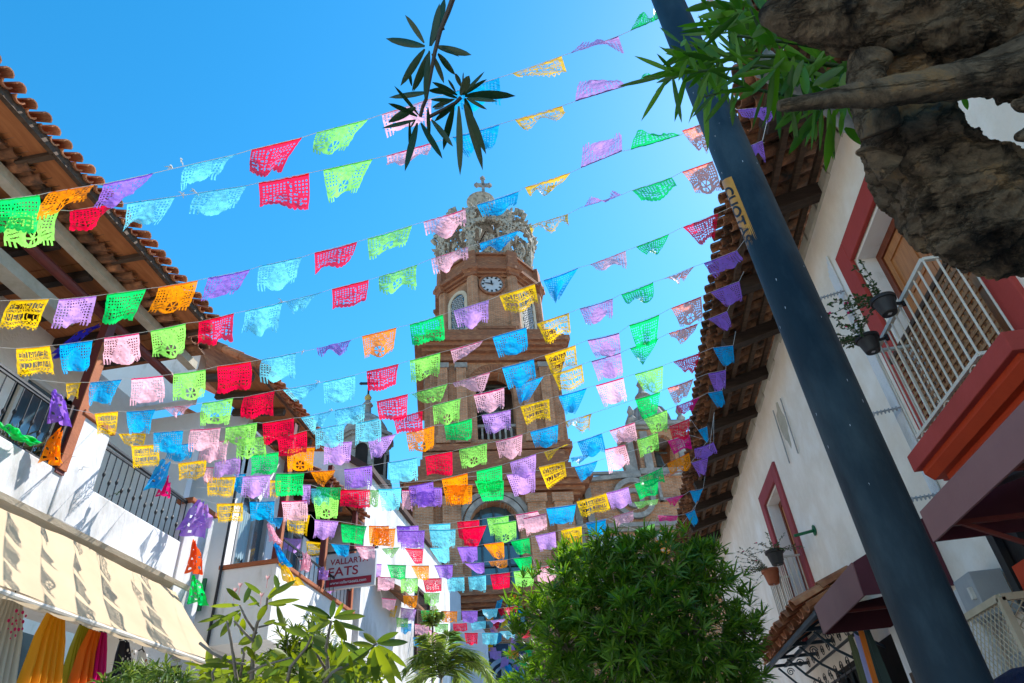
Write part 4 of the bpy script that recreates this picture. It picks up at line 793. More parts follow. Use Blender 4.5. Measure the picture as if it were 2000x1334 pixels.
# ---------------------------------------------------------------- canvas awning with roller and arms
AW = empty('awning', (-6.0, 7, 4), 0, 'sunlit cream canvas awning with shadows of paper flags, on the left shop front', 'awning')
AW.location = (0, 0, 0)
m = MB(); NA, NB = 90, 24; vs = []
for i in range(NA+1):
    y = 2.5+(9.3-2.5)*i/NA
    for j in range(NB+1):
        t = j/NB; x = -6.34+(.96)*t; z = 4.76-1.11*t-.05*math.sin(math.pi*t)*(.8+.3*math.sin(i*.21)); z += .004*math.sin(i*.9+2*t)*(1-t) + .012*math.sin(i*.13+t*3) + .02*noise.noise(Vector((i*.09, t*2, 1)))
        yy = y+(0.0-.06*math.sin(math.pi*t)*(i/NA))
        vs.append((x, yy, z))
m.add(vs, [(i*(NB+1)+j, (i+1)*(NB+1)+j, (i+1)*(NB+1)+j+1, i*(NB+1)+j+1) for i in range(NA) for j in range(NB)])
m.build('canvas', M['cloth'], AW, smooth=True)
m = MB()
for i in range(NA): pass
vs = []
for i in range(NA+1):
    y = 2.5+(9.3-2.5)*i/NA
    for j in range(3): vs.append((-5.375+.005*math.sin(i*.9), y, 3.65-.035*j-(.02*abs(math.sin(i*.55)) if j == 2 else 0)))
m.add(vs, [(i*3+j, (i+1)*3+j, (i+1)*3+j+1, i*3+j+1) for i in range(NA) for j in range(2)]); m.build('valance', M['cloth'], AW, smooth=True)
part('front_bar', M['whitemetal'], AW, lambda m: m.tube([(-5.4, 2.5, 3.62), (-5.4, 9.3, 3.62)], .035, 10))
part('roller', M['ledge'], AW, lambda m: m.tube([(-6.42, 2.5, 4.58), (-6.42, 9.35, 4.58)], .075, 12))
for y in (4.0, 8.3):
    part('arm', M['grey'], AW, lambda m: (m.bar((-6.5, y, 4.2), (-5.95, y+.5, 3.86), .06), m.bar((-5.95, y+.5, 3.86), (-5.42, y, 3.56), .06)))
part('crank', M['iron'], AW, lambda m: m.tube([(-6.5, 7.5, 4.3), (-6.5, 7.5, 3.6), (-6.45, 7.5, 2.9)], .012, 6))
# ---------------------------------------------------------------- garments on the rail under the awning
def garment(y0, x, w, z0, z1, mat, label, flare=1.35, folds=7, cat='dress', name='hanging_dress', tilt=.12, extra=None):
    m = MB(); n = 44; k = 16; vs = []
    for j in range(k+1):
        t = j/k; ww = w*(.55+.25*min(1, t*4)+(flare-.8)*t)
        for i in range(n+1):
            u = i/n-.5; y = y0+u*ww+tilt*t; xx = x+.06*math.cos(u*folds*6.28)*(.3+t)+.02*math.sin(u*19)*t
            vs.append((xx, y, z1-(z1-z0)*t + (.05*math.sin(u*folds*3.1) if j == k else 0)))
    m.add(vs, [(j*(n+1)+i, j*(n+1)+i+1, (j+1)*(n+1)+i+1, (j+1)*(n+1)+i) for j in range(k) for i in range(n)])
    o = m.build(name, mat, smooth=True); tag(o, label, cat, 'clothes hanging under the cream awning')
    part('hanger', M['iron'], o, lambda m: (m.tube([(x, y0, z1+.12), (x, y0, z1+.02)], .006, 5), m.tube([(x, y0-w*.25, z1), (x, y0, z1+.03), (x, y0+w*.25, z1)], .009, 5)))
    if extra: part('embroidery', extra, o, lambda m: [m.lathe([(.0, 0), (.009+.005*(q % 3), .001), (0, .004)], 6, M=Matrix.Translation((x+.09, y0+tilt*.4+.05*math.cos(q*2.4)*(q**.5)*.5, z1-.22+.05*math.sin(q*2.4)*(q**.5)*.7)) @ Matrix.Rotation(math.pi/2, 4, 'Y')) for q in range(18)])
    return o
garment(5.9, -5.75, .5, 2.5, 3.72, thin('ivory_cloth', (.62, .56, .45), trans=.3), 'ivory embroidered blouse hanging leftmost under the awning', extra=M['pinkflower'])
garment(6.45, -5.7, .42, 2.75, 3.72, thin('marigold_cloth', (.9, .42, .02), trans=.5, tcol=(1, .45, .0)), 'long marigold yellow dress hanging under the awning', folds=5)
garment(6.95, -5.75, .3, 2.75, 3.70, thin('olive_pink_cloth', (.5, .45, .02), trans=.4), 'olive green scarf dress hanging behind the orange one', folds=6)
garment(7.05, -5.66, .4, 2.8, 3.66, thin('orange_cloth', (.95, .22, .01), trans=.5), 'orange flounced dress hanging between yellow and black garments', folds=5)
garment(7.12, -5.63, .13, 3.0, 3.66, thin('magenta_cloth', (.6, .01, .16), trans=.4), 'narrow magenta shawl draped over the orange dress', folds=2, cat='shawl', name='hanging_shawl')
garment(7.55, -5.68, .3, 3.1, 3.66, thin('black_cloth', (.02, .018, .03), trans=.1), 'black sleeveless blouse with small embroidery under the awning', flare=1.1, folds=2, cat='blouse', name='hanging_blouse', extra=M['whitemetal'])
garment(7.95, -5.7, .22, 3.15, 3.62, thin('white_cloth', (.85, .85, .84), trans=.4), 'white blouse with bright embroidered flowers under the awning', flare=1.1, folds=2, cat='blouse', name='hanging_blouse', extra=M['orangered'])
GR = part('garment_rail', M['iron'], None, lambda m: (m.tube([(-6.5, 8.05, 3.42), (-5.2, 8.05, 3.42)], .018, 8), m.lathe([(.04, -.02), (.04, .02)], 8, (-6.5, 8.05, 3.42))))
tag(GR, 'black iron garment rail with empty hooks below the awning', 'rail')
for k in range(4): part('hook', M['iron'], GR, lambda m: m.tube([(-6.35+k*.22, 8.05, 3.43), (-6.35+k*.22, 8.05, 3.3), (-6.43+k*.22, 8.05, 3.24), (-6.27+k*.22, 8.05, 3.24), (-6.35+k*.22, 8.05, 3.3)], .009, 5))
# ---------------------------------------------------------------- green sign on the side wall
s = part('green_sign', M['signgreen'], None, lambda m: m.box(-7.0, -6.6, 10.42, 10.46, 4.78, 5.3)); tag(s, 'small green sign on the shaded wall right of the awning', 'sign')
part('sign_band', M['ledge'], s, lambda m: m.box(-6.96, -6.78, 10.41, 10.418, 5.1, 5.2))
# ---------------------------------------------------------------- second house with the tiled terrace
LB = empty('terrace_house', (0, 0, 0), 0, 'second left house with mould-stained white terrace wall under a terracotta capping', 'building')
def PB(name, mat, fn, parent=None, **k): m = MB(); fn(m); return m.build(name, mat, parent or LB, **k)
PB('wall', M['oldwhite'], lambda m: (m.box(-9.5, -6.47, 10.6, 10.75, 0, 8.6), m.box(-6.62, -6.47, 10.75, 10.85, 5.4, 8.3), m.box(-6.62, -6.47, 10.75, 15, 7.1, 8.3), m.box(-6.62, -6.47, 12.0, 12.5, 5.4, 7.1), m.box(-6.62, -6.47, 10.75, 15, 0, 4.3), m.box(-6.62, -6.47, 13.6, 15, 4.3, 8.3)))
PB('terrace', M['oldwhite'], lambda m: (m.box(-6.47, -5.46, 10.6, 10.72, 4.25, 5.47), m.box(-5.6, -5.46, 10.72, 14.3, 4.25, 5.47), m.box(-6.47, -5.6, 10.72, 14.3, 4.25, 4.45)), bevel=.01)
PB('capping', M['cap'], lambda m: (m.box(-6.5, -5.42, 10.56, 10.76, 5.47, 5.54), m.box(-5.64, -5.42, 10.76, 14.3, 5.47, 5.54)), bevel=.008)
PB('downpipe', M['iron'], lambda m: m.tube([(-6.44, 10.55, 8.3), (-6.44, 10.55, .2)], .025, 8))
for y0, y1 in ((10.87, 11.98), (12.52, 13.58)):
    w = PB('window', M['blueglass'], lambda m: m.box(-6.58, -6.55, y0, y1, 5.4, 7.1))
    PB('frame', M['grey'], lambda m: (m.box(-6.56, -6.46, y0, y0+.06, 5.4, 7.1), m.box(-6.56, -6.46, y1-.06, y1, 5.4, 7.1), m.box(-6.56, -6.46, (y0+y1)/2-.03, (y0+y1)/2+.03, 5.4, 7.1), m.box(-6.56, -6.46, y0, y1, 7.02, 7.1)), w)
    m = MB(); vs = []
    for i in range(41):
        for j in range(6): t = j/5; vs.append((-6.53+.012*math.sin(i*1.3), y0+.05+(y1-y0-.1)*i/40*.62, 6.75-.85*t-(.06*abs(math.sin(i*.5)) if j == 5 else 0)))
    m.add(vs, [(i*6+j, i*6+j+1, (i+1)*6+j+1, (i+1)*6+j) for i in range(40) for j in range(5)]); m.build('curtain', thin('cafe_curtain', (.45, .62, .68), trans=.3), w, smooth=True)
for x, y in ((-5.53, 10.66), (-5.53, 12.6), (-5.53, 14.2)): PB('post', M['redbeam'], lambda m: (m.box(x-.05, x+.05, y-.06, y+.06, 5.54, 8.2)))
for x, y in ((-5.53, 10.66), (-5.53, 12.6), (-5.53, 14.2)): PB('sunlit_post_face', M['cap'], lambda m: m.box(x+.052, x+.062, y-.04, y+.06, 5.54, 6.9))  # same orange strips, sunlit side of the red posts put in as colour
PB('terrace_rail', M['iron'], lambda m: (m.bar((-5.5, 10.8, 5.95), (-5.5, 14.2, 5.95), .03), [m.tube([(-5.5, 10.8+k*.2, 5.54), (-5.5, 10.8+k*.2, 5.95)], .008, 5) for k in range(18)]))
# roof B
rb = PB('roof', M['tile'], lambda m: (m.prism([(-5.55, 8.47), (-9.5, 11.0), (-9.5, 11.1), (-5.55, 8.55)], 'y', 9.0, 12.3), m.prism([(-5.55, 7.75), (-9.5, 10.2), (-9.5, 10.3), (-5.55, 7.83)], 'y', 12.2, 14.9)))
roof_tiles('eave_tiles', M['tile'], rb, 9.0, 12.3, -5.49, 8.49, -9.5, 11.1, 6, pitch=.2, rad_=.09)
roof_tiles('eave_tiles', M['tile'], rb, 12.2, 14.9, -5.49, 7.79, -9.5, 10.3, 5, pitch=.2, rad_=.09)
PB('verge_tiles', M['tile'], lambda m: [m.tube([(-5.5-.36*k, 8.98, 8.52+.23*k), (-5.5-.36*(k+1)-.04, 8.98, 8.52+.23*(k+1)+.02)], [.085, .07], 8) for k in range(10)], rb)
PB('soffit', M['plank'], lambda m: (m.prism([(-5.6, 8.44), (-6.7, 8.62), (-6.7, 8.6), (-5.6, 8.42)], 'y', 9.0, 12.3), m.prism([(-5.6, 7.72), (-6.7, 7.9), (-6.7, 7.88), (-5.6, 7.70)], 'y', 12.2, 14.9)), rb)
for k in range(9): PB('rafter', M['beam'], lambda m: m.bar((-5.62, 9.1+k*.64, 8.33-(.72 if k > 4 else 0)), (-6.7, 9.1+k*.64, 8.5-(.72 if k > 4 else 0)), .09, .12), rb)
PB('gable', M['oldwhite'], lambda m: m.prism([(-6.9, 8.2), (-9.5, 8.2), (-9.5, 10.9), (-6.9, 9.2)], 'y', 9.3, 9.5))
# ---------------------------------------------------------------- restaurant sign
SG = part('restaurant_sign', M['signwhite'], None, lambda m: (m.box(-5.72, -4.63, 13.2, 13.28, 5.72, 6.42))); tag(SG, 'white hanging restaurant sign with dark red EATS lettering and web address', 'sign')
part('sign_band', M['signred'], SG, lambda m: m.box(-5.68, -4.7, 13.19, 13.198, 5.77, 5.92))
def text_obj(s, size, mat, parent, loc, rot, name='lettering', ex=.002, align='CENTER', sx=1.):
    c = bpy.data.curves.new(name, 'FONT'); c.body = s; c.size = size; c.extrude = ex; c.align_x = align; c.offset = size*.012
    t = bpy.data.objects.new(name, c); COL.objects.link(t); dg = bpy.context.evaluated_depsgraph_get(); dg.update()
    me = bpy.data.meshes.new_from_object(t.evaluated_get(dg)); bpy.data.objects.remove(t); me.materials.clear(); me.materials.append(mat)
    o = bpy.data.objects.new(name, me); COL.objects.link(o); o.parent = parent
    o.matrix_local = Matrix.Translation(loc) @ rot @ Matrix.Diagonal((sx, 1, 1, 1)); return o
RX = Matrix.Rotation(math.pi/2, 4, 'X')
text_obj('VALLARTA', .17, M['signred'], SG, (-5.2, 13.195, 6.22), RX)
text_obj('EATS', .26, M['signred'], SG, (-5.32, 13.195, 5.98), RX, sx=1.15)
text_obj('www.vallartaeats.com', .088, M['signwhite'], SG, (-5.19, 13.186, 5.815), RX)
part('bracket', M['iron'], SG, lambda m: (m.bar((-6.4, 13.24, 6.5), (-4.6, 13.24, 6.5), .04), m.tube([(-4.7, 13.24, 6.5), (-4.6, 13.24, 6.75), (-4.68, 13.24, 6.85)], .03, 6)))
# ---------------------------------------------------------------- tall white house behind
LC = empty('tall_white_house', (0, 0, 0), 0, 'tall white house behind the sign, sunlit street side and violet shaded end', 'building')
def PC(name, mat, fn, parent=None, **k): m = MB(); fn(m); return m.build(name, mat, parent or LC, **k)
PC('wall', M['white'], lambda m: m.prism([(-10.5, 0), (-5.58, 0), (-5.58, 9.2), (-8.5, 11.3), (-10.5, 11.3)], 'y', 15, 24))
PC('verge', M['brown'], lambda m: (m.bar((-5.5, 14.95, 9.17), (-8.5, 14.95, 11.35), .1, .16), m.box(-5.62, -5.46, 14.9, 24, 9.15, 9.3)))
w = PC('window', M['darkglass'], lambda m: m.box(-5.575, -5.55, 19.6, 20.9, 5.4, 7.4)); PC('frame', M['brown'], lambda m: (m.box(-5.57, -5.5, 19.5, 19.6, 5.3, 7.5), m.box(-5.57, -5.5, 20.9, 21.0, 5.3, 7.5), m.box(-5.57, -5.5, 19.5, 21, 7.4, 7.5), m.box(-5.57, -5.5, 19.5, 21, 5.3, 5.4)), w)
PC('porch_roof', M['darktile'], lambda m: (m.prism([(-5.56, 6.7), (-4.9, 6.35), (-4.9, 6.42), (-5.56, 6.8)], 'y', 15.8, 18.2)))
LD = empty('shaded_white_house', (0, 0, 0), 0, 'white house, blue-grey shade put into its colour, with round-topped gate wall beside the church', 'building')
def PD(name, mat, fn, parent=None, **k): m = MB(); fn(m); return m.build(name, mat, parent or LD, **k)
wallD = rough('blue_shaded_stucco', (.42, .5, .6), (.36, .44, .54), 1.5)  # white wall with its blue-grey shadow mixed into the stucco colour
PD('wall', wallD, lambda m: (m.box(-10, -6.0, 24.2, 27.8, 0, 9.4), m.prism(arch_pts(-5.2, 0, 6.9, .75), 'y', 24.6, 25.0)))
w = PD('window', M['darkglass'], lambda m: m.box(-5.995, -5.97, 25.0, 26.2, 5.0, 7.6)); PD('frame', M['whitemetal'], lambda m: (m.box(-5.99, -5.93, 24.9, 25.0, 4.9, 7.7), m.box(-5.99, -5.93, 26.2, 26.3, 4.9, 7.7), m.box(-5.99, -5.93, 24.9, 26.3, 7.6, 7.7)), w)
# ---------------------------------------------------------------- long house on the right
XR = 3.5
RB = empty('long_house', (0, 0, 0), 0, 'long pale house on the right with red-framed balcony doors and deep tiled eaves', 'building')
def PR(name, mat, fn, parent=None, **k): m = MB(); fn(m); return m.build(name, mat, parent or RB, **k)
def holes_wall(m, x0, x1, ya, yb, za, zb, hs, mat=None):
    """wall along y with rectangular openings hs = (y0, y1, z0, z1), sorted by y"""
    y = ya
    for (y0, y1, z0, z1) in hs:
        m.box(x0, x1, y, y0, za, zb, mat); m.box(x0, x1, y0, y1, z1, zb, mat); m.box(x0, x1, y0, y1, za, z0, mat); y = y1
    m.box(x0, x1, y, yb, za, zb, mat)
PR('wall', M['cream'], lambda m: (holes_wall(m, XR, XR+.35, -2, 22, 0, 8.0, [(4.75, 6.42, 4.2, 6.72), (12.4, 13.68, 4.0, 6.5)]), m.box(XR+.35, XR+4, 21.8, 22, 0, 8)))
PR('wall_top_plaster', M['plaster'], lambda m: [m.prism([(XR-.02, 7.98), (XR-.02, 7.98-.10-.08*abs(math.sin(k*1.7))), (XR, 7.98-.14-.08*abs(math.sin(k*1.7))), (XR, 7.98)], 'y', 3+k*.6, 3.63+k*.6) for k in range(31)])
PR('bare_patch', M['plaster'], lambda m: m.prism([(10.7, 6.95), (10.78, 7.1), (10.8, 7.3), (10.9, 7.34), (10.96, 7.22), (11.1, 7.18), (11.13, 6.95), (11.08, 6.7), (10.99, 6.62), (10.93, 6.45), (10.86, 6.5), (10.8, 6.7), (10.73, 6.78)], 'x', XR-.006, XR))
for y, z0, z1 in ((11.2, 6.3, 7.3), (10.6, 6.2, 7.2)): PR('wall_rod', M['greystem'], lambda m: m.tube([(XR-.03, y, z0), (XR-.03, y-.1, z1)], .012, 5))
def french_door(y0, y1, z0, z1, fmat, fw, name='balcony_door'):
    PR('door_surround', fmat, lambda m: (m.box(XR-.05, XR+.02, y0-fw, y0, z0-.2, z1+fw), m.box(XR-.05, XR+.02, y1, y1+fw, z0-.2, z1+fw), m.box(XR-.05, XR+.02, y0, y1, z1, z1+fw)), bevel=.012)
    PR('reveal', M['oldwhite'], lambda m: (m.box(XR+.02, XR+.34, y0, y0+.03, z0, z1), m.box(XR+.02, XR+.34, y1-.03, y1, z0, z1), m.box(XR+.02, XR+.34, y0+.03, y1-.03, z1-.03, z1), m.box(XR+.355, XR+.4, y0, y1, z0, z1, M['oldwhite'])))
    x = XR+.26; mid = (y0+y1)/2
    PR('door_frame', M['darkwood'], lambda m: (m.box(x-.03, x+.06, y0+.03, y0+.12, z0, z1-.03), m.box(x-.03, x+.06, y1-.12, y1-.03, z0, z1-.03), m.box(x-.03, x+.06, y0+.12, y1-.12, z1-.13, z1-.03)))
    for a, b in ((y0+.13, mid-.005), (mid+.005, y1-.13)):
        d = PR('door_leaf', M['wood'], lambda m: m.box(x+.01, x+.04, a, b, z0+.02, z1-.14))
        def mould(m):
            for (p, q, r_, s) in ((a, a+.09, z0+.02, z1-.14), (b-.09, b, z0+.02, z1-.14)): m.box(x-.01, x+.01, p, q, r_, s)
            for zz in (z0+.02, z0+1.0, z1-1.0, z1-.26): m.box(x-.01, x+.01, a+.09, b-.09, zz, zz+.12)
            m.box(x-.005, x+.01, a+.16, b-.16, z1-.80, z1-.34); m.box(x-.005, x+.01, a+.16, b-.16, z0+1.2, z1-1.08)
        PR('moulding', M['wood'], mould, d)
french_door(4.75, 6.42, 4.22, 6.72, M['redpaint'], .30)
french_door(12.4, 13.68, 4.05, 6.5, M['rose'], .27)
# small wooden lattice gate behind the first railing
lt = PR('lattice_panel', M['lattice'], lambda m: [m.bar((XR-.10, 4.78+k*.075, 4.25), (XR-.10, 4.78+k*.075, 5.28), .032, .01, up=(1, 0, 0)) for k in range(23)])
PR('slat', M['lattice'], lambda m: [m.bar((XR-.115, 4.75, 4.28+k*.075), (XR-.115, 6.45, 4.28+k*.075), .032, .01, up=(1, 0, 0)) for k in range(14)], lt)
PR('lattice_frame', M['beam'], lambda m: (m.bar((XR-.11, 4.72, 5.3), (XR-.11, 6.48, 5.3), .05, .05),), lt)
# balcony one
def slab(y0, y1, x0, zt, steps, mat, mat2):
    b = PR('balcony_slab', mat, lambda m: m.box(x0, XR, y0, y1, zt-.16, zt), bevel=.008)
    for k in range(steps): PR('slab_moulding', mat2, lambda m: m.prism([(x0+.06+k*.13, zt-.16-.11*k), (x0+.06+k*.13, zt-.21-.11*k), (x0+.12+k*.13, zt-.275-.11*k), (XR, zt-.275-.11*k), (XR, zt-.16-.11*k)], 'y', y0+.05+k*.1, y1-.05-k*.1), b)
    return b
slab(4.2, 6.22, 2.98, 4.12, 2, M['redpaint'], M['orangered'])
def railing(x, y0, y1, z0, z1, step, mat, r=.011):
    rl = empty('balcony_railing', (0, 0, 0)); rl.parent = RB
    for yy in (y0, y1): PR('side_rail', mat, lambda m: (m.bar((x, yy, z1), (XR+.0, yy, z1), .035, .03), m.bar((x, yy, z0), (XR, yy, z0), .03), [m.tube([(x+(XR-x)*k/4, yy, z0), (x+(XR-x)*k/4, yy, z1)], r, 6) for k in range(1, 4)]), rl)
    rail_along_y(rl, x, y0, y1, z0, z1, step, mat, r=r, collar=False, top=.038)
    return rl
r1 = railing(3.06, 4.65, 6.03, 4.22, 5.2, .125, M['whitemetal'], .0095)
for y in (4.8, 5.35, 5.9): PR('ring', M['whitemetal'], lambda m: m.tube([(3.06, y+.06*math.cos(t*math.pi/8), 4.15+.055*math.sin(t*math.pi/8)) for t in range(17)], .008, 5), r1)
r2 = railing(3.12, 12.3, 13.65, 4.05, 5.05, .12, M['whitemetal'], .011)
# cable ducts with coil insulators
cdct = PR('cable_duct', M['white'], lambda m: [m.tube([(XR-.02, 6.93+k*.035, 3.6), (XR-.02, 6.93+k*.035, 7.25-.05*k)], .016, 6) for k in range(5)])
for z in (6.62, 4.95, 3.95): PR('coil', M['grey'], lambda m: (m.bar((XR-.04, 6.86, z), (XR-.30, 6.98, z+.03), .014), [m.lathe([(.012, -.008), (.03, 0), (.012, .008)], 8, M=Matrix.Translation((XR-.08-.035*q, 6.88+.015*q, z+.003*q)) @ Matrix.Rotation(math.pi/2, 4, 'Y')) for q in range(7)]), cdct)
PR('wall_bracket', M['signgreen'], lambda m: (m.tube([(XR, 11.2, 5.1), (XR-.35, 11.2, 5.05)], .025, 8), m.lathe([(.09, -.01), (.07, .01)], 9, M=Matrix.Translation((XR-.01, 11.2, 5.1)) @ Matrix.Rotation(math.pi/2, 4, 'Y'))))
# eaves
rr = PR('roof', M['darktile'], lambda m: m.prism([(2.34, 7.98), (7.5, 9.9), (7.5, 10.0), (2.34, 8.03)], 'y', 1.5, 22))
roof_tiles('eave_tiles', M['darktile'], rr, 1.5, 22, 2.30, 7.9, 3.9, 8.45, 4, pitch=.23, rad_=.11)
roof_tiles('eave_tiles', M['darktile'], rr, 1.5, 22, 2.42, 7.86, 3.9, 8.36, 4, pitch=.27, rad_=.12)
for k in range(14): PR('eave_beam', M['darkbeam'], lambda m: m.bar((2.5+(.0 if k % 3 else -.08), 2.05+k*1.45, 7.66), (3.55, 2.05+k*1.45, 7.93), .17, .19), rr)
for x, z in ((2.55, 7.80), (2.85, 7.88), (3.15, 7.97), (3.42, 8.04)): PR('purlin', M['beam'], lambda m: m.box(x-.035, x+.035, 1.6, 22, z-.05, z+.02), rr)
# sheet-metal canopies
c1 = PR('shop_canopy', M['maroon'], lambda m: m.box(2.6, 2.62, 1.0, 5.62, 3.15, 3.40))
PR('canopy_end', M['shademaroon'], lambda m: m.prism([(2.6, 3.15), (3.5, 3.15), (3.5, 3.62), (2.62, 3.40)], 'y', 5.6, 5.62), c1)
PR('canopy_sheet', M['sheet'], lambda m: [m.bar((2.62, 1.2+k*.2, 3.36), (3.5, 1.2+k*.2, 3.58), .19 if k % 2 else .12, .02+.02*(k % 2)) for k in range(22)], c1)
for y in (2.6, 4.3, 5.3): PR('canopy_strut', M['redbeam'], lambda m: (m.bar((2.62, y, 3.18), (3.5, y, 3.18), .035), m.bar((2.66, y, 3.2), (3.48, y, 2.75), .03)), c1)
c2 = PR('shop_canopy', M['maroon'], lambda m: m.box(2.6, 2.62, 7.54, 9.4, 3.23, 3.57))
PR('canopy_end', M['shademaroon'], lambda m: m.prism([(2.6, 3.23), (3.5, 3.23), (3.5, 3.95), (2.62, 3.57)], 'y', 7.52, 7.54), c2)
PR('canopy_underside', M['shademaroon'], lambda m: (m.prism([(2.62, 3.5), (3.5, 3.9), (3.5, 3.92), (2.62, 3.53)], 'y', 7.54, 9.4), m.prism([(2.6, 3.23), (3.5, 3.23), (3.5, 3.6), (2.6, 3.5)], 'y', 9.38, 9.4)), c2)
PR('canopy_strut', M['redbeam'], lambda m: (m.bar((2.62, 8.4, 3.27), (3.5, 8.4, 3.27), .03),), c2)
# shop front pieces under the canopies
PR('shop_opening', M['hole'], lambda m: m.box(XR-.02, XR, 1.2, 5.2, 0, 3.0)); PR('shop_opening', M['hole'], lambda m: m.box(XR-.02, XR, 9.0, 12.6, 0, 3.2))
PR('red_panel', M['orangered'], lambda m: m.box(3.3, 3.42, 3.2, 6.05, 2.2, 3.0))
PR('black_frame', M['iron'], lambda m: (m.box(3.38, 3.47, 5.9, 6.15, 0, 3.6), m.box(3.3, 3.36, 6.1, 6.2, 1.5, 3.7)))
PR('white_column', M['white'], lambda m: (m.box(3.36, 3.5, 7.9, 9.3, 0, 3.2), m.box(3.3, 3.36, 6.95, 7.25, 0, 3.1)))
wd = PR('shop_door', M['wood'], lambda m: m.prism([(8.0, 0), (8.9, 0), (8.9, 2.35), (8.45, 2.55), (8.0, 2.45)], 'x', 3.33, 3.36)); PR('lintel', M['beam'], lambda m: m.box(3.28, 3.36, 7.9, 9.0, 2.55, 2.66), wd)
# tiled hood on iron brackets over the next shop
hd = PR('tiled_hood', M['tile'], lambda m: m.prism([(2.72, 3.66), (3.5, 4.02), (3.5, 4.05), (2.72, 3.70)], 'y', 9.9, 14.3))
roof_tiles('hood_tiles', M['tile'], hd, 9.9, 14.3, 2.66, 3.72, 3.5, 4.1, 2, pitch=.34, rad_=.17, row=.42)
for y in (10.0, 11.1, 12.2, 13.3, 14.2): PR('hood_bracket', M['blueiron'], lambda m: (m.bar((2.74, y, 3.62), (3.5, y, 3.62), .05), m.bar((2.74, y, 3.62), (3.5, y, 3.98), .04), m.tube([(3.5, y, 3.1), (3.2, y, 3.3), (2.95, y, 3.58)], .02, 6), m.tube([(3.15+.07*math.cos(t*.5)*(1-t/26), y, 3.5+.07*math.sin(t*.5)*(1-t/26)) for t in range(22)], .009, 5)), hd)
PR('hood_beam', M['blueiron'], lambda m: (m.bar((2.76, 9.9, 3.6), (2.76, 14.3, 3.6), .06), m.bar((3.1, 9.9, 3.62), (3.1, 14.3, 3.62), .05)), hd)
# ---------------------------------------------------------------- display rack with clothes below the hood
RK = part('display_rack', M['iron'], None, lambda m: [(m.bar((3.25, 9.7, z), (3.25, 13.6, z), .03), [m.tube([(3.25, y+.09*math.cos(t*.55)*(1-t/24), z+.11+.09*math.sin(t*.55)*(1-t/24)) for t in range(20)], .007, 4) for y in [9.9+q*.36 for q in range(10)]]) for z in (3.35, 3.0, 2.65)]); tag(RK, 'black scrolled iron display rack under the small tiled hood', 'rack')
for y, mt, lb in ((9.62, thin('dark_green_cloth', (.01, .03, .025), trans=.1), 'black-green shawl hanging nearest on the right rack'), (9.85, thin('orange_print', (.85, .25, .02), trans=.4), 'orange printed shawl hanging on the right rack'), (10.05, thin('lavender_cloth', (.5, .48, .75), trans=.4), 'lavender blue shawl hanging on the right rack'), (10.35, thin('olive_print', (.12, .13, .05), trans=.2), 'olive printed shawl hanging on the right rack')):
    g = garment(y, 3.2, .2, 2.0, 3.35, mt, lb, flare=1.0, folds=2, cat='shawl', name='hanging_shawl', tilt=.03); g['group'] = 'shawls on the right rack'
for k in range(7):
    g = garment(10.7+k*.33, 3.18, .18, 2.0, 2.95-.03*(k % 3), thin('black_shawl_%d' % k, (.008, .008, .01), trans=.05), f'black shawl, {ORD[k]} from the right in the dark row under the tiled hood', flare=1.1, folds=3, cat='shawl', name='hanging_shawl', tilt=0.); g['group'] = 'black shawls in the dark row'
# ---------------------------------------------------------------- meshed steel cage with air conditioner
CG = empty('equipment_cage', (0, 0, 0), 0, 'beige steel cage with diamond mesh guarding an air conditioner under the canopy', 'cage')
X0, X1, Y0, Y1, Z0, Z1 = 2.95, 3.45, 5.75, 6.5, 1.5, 2.72
part('frame', M['beige'], CG, lambda m: ([m.bar(a, b, .05) for a, b in (((X0, Y0, Z0), (X0, Y0, Z1)), ((X0, Y1, Z0), (X0, Y1, Z1)), ((X1, Y0, Z0), (X1, Y0, Z1)), ((X0, Y0, Z1), (X0, Y1, Z1)), ((X0, Y0, Z1), (X1, Y0, Z1)), ((X0, Y0, Z0), (X0, Y1, Z0)), ((X0, Y0, Z0), (X1, Y0, Z0)))]))
def mesh_lines(m, A, U, V, lu, lv, st, r):
    n = int((lu+lv)/st)
    for k in range(1, n):
        c = k*st
        a0 = max(0, c-lv); a1 = min(lu, c); m.tube([A+U*a0+V*(c-a0), A+U*a1+V*(c-a1)], r, 4, caps=False)
        a0 = max(0, lu-c); a1 = min(lu, lu+lv-c); m.tube([A+U*a0+V*(a0-lu+c), A+U*a1+V*(a1-lu+c)], r, 4, caps=False)
part('mesh', M['beige'], CG, lambda m: (mesh_lines(m, Vector((X0, Y0, Z0)), Vector((0, 1, 0)), Vector((0, 0, 1)), Y1-Y0, Z1-Z0, .07, .005),))
part('mesh', M['beige'], CG, lambda m: (mesh_lines(m, Vector((X0, Y0, Z0)), Vector((1, 0, 0)), Vector((0, 0, 1)), X1-X0, Z1-Z0, .07, .005),))
AC = part('air_conditioner', M['grey'], None, lambda m: m.box(3.12, 3.45, 5.85, 6.4, 1.7, 2.4), bevel=.02); tag(AC, 'grey air conditioner unit standing inside the beige mesh cage', 'air conditioner')
part('fan_grille', M['iron'], AC, lambda m: m.lathe([(.2, 0), (.22, .02), (.0, .025)], 24, M=Matrix.Translation((3.12, 6.1, 2.05)) @ Matrix.Rotation(-math.pi/2, 4, 'Y')))
EB = part('electric_box', M['grey'], None, lambda m: m.box(3.2, 3.48, 6.55, 6.9, 2.75, 3.12), bevel=.01); tag(EB, 'grey electric box on the wall above the mesh cage', 'box')
part('box_handle', M['whitemetal'], EB, lambda m: m.box(3.17, 3.2, 6.6, 6.64, 2.9, 3.0))
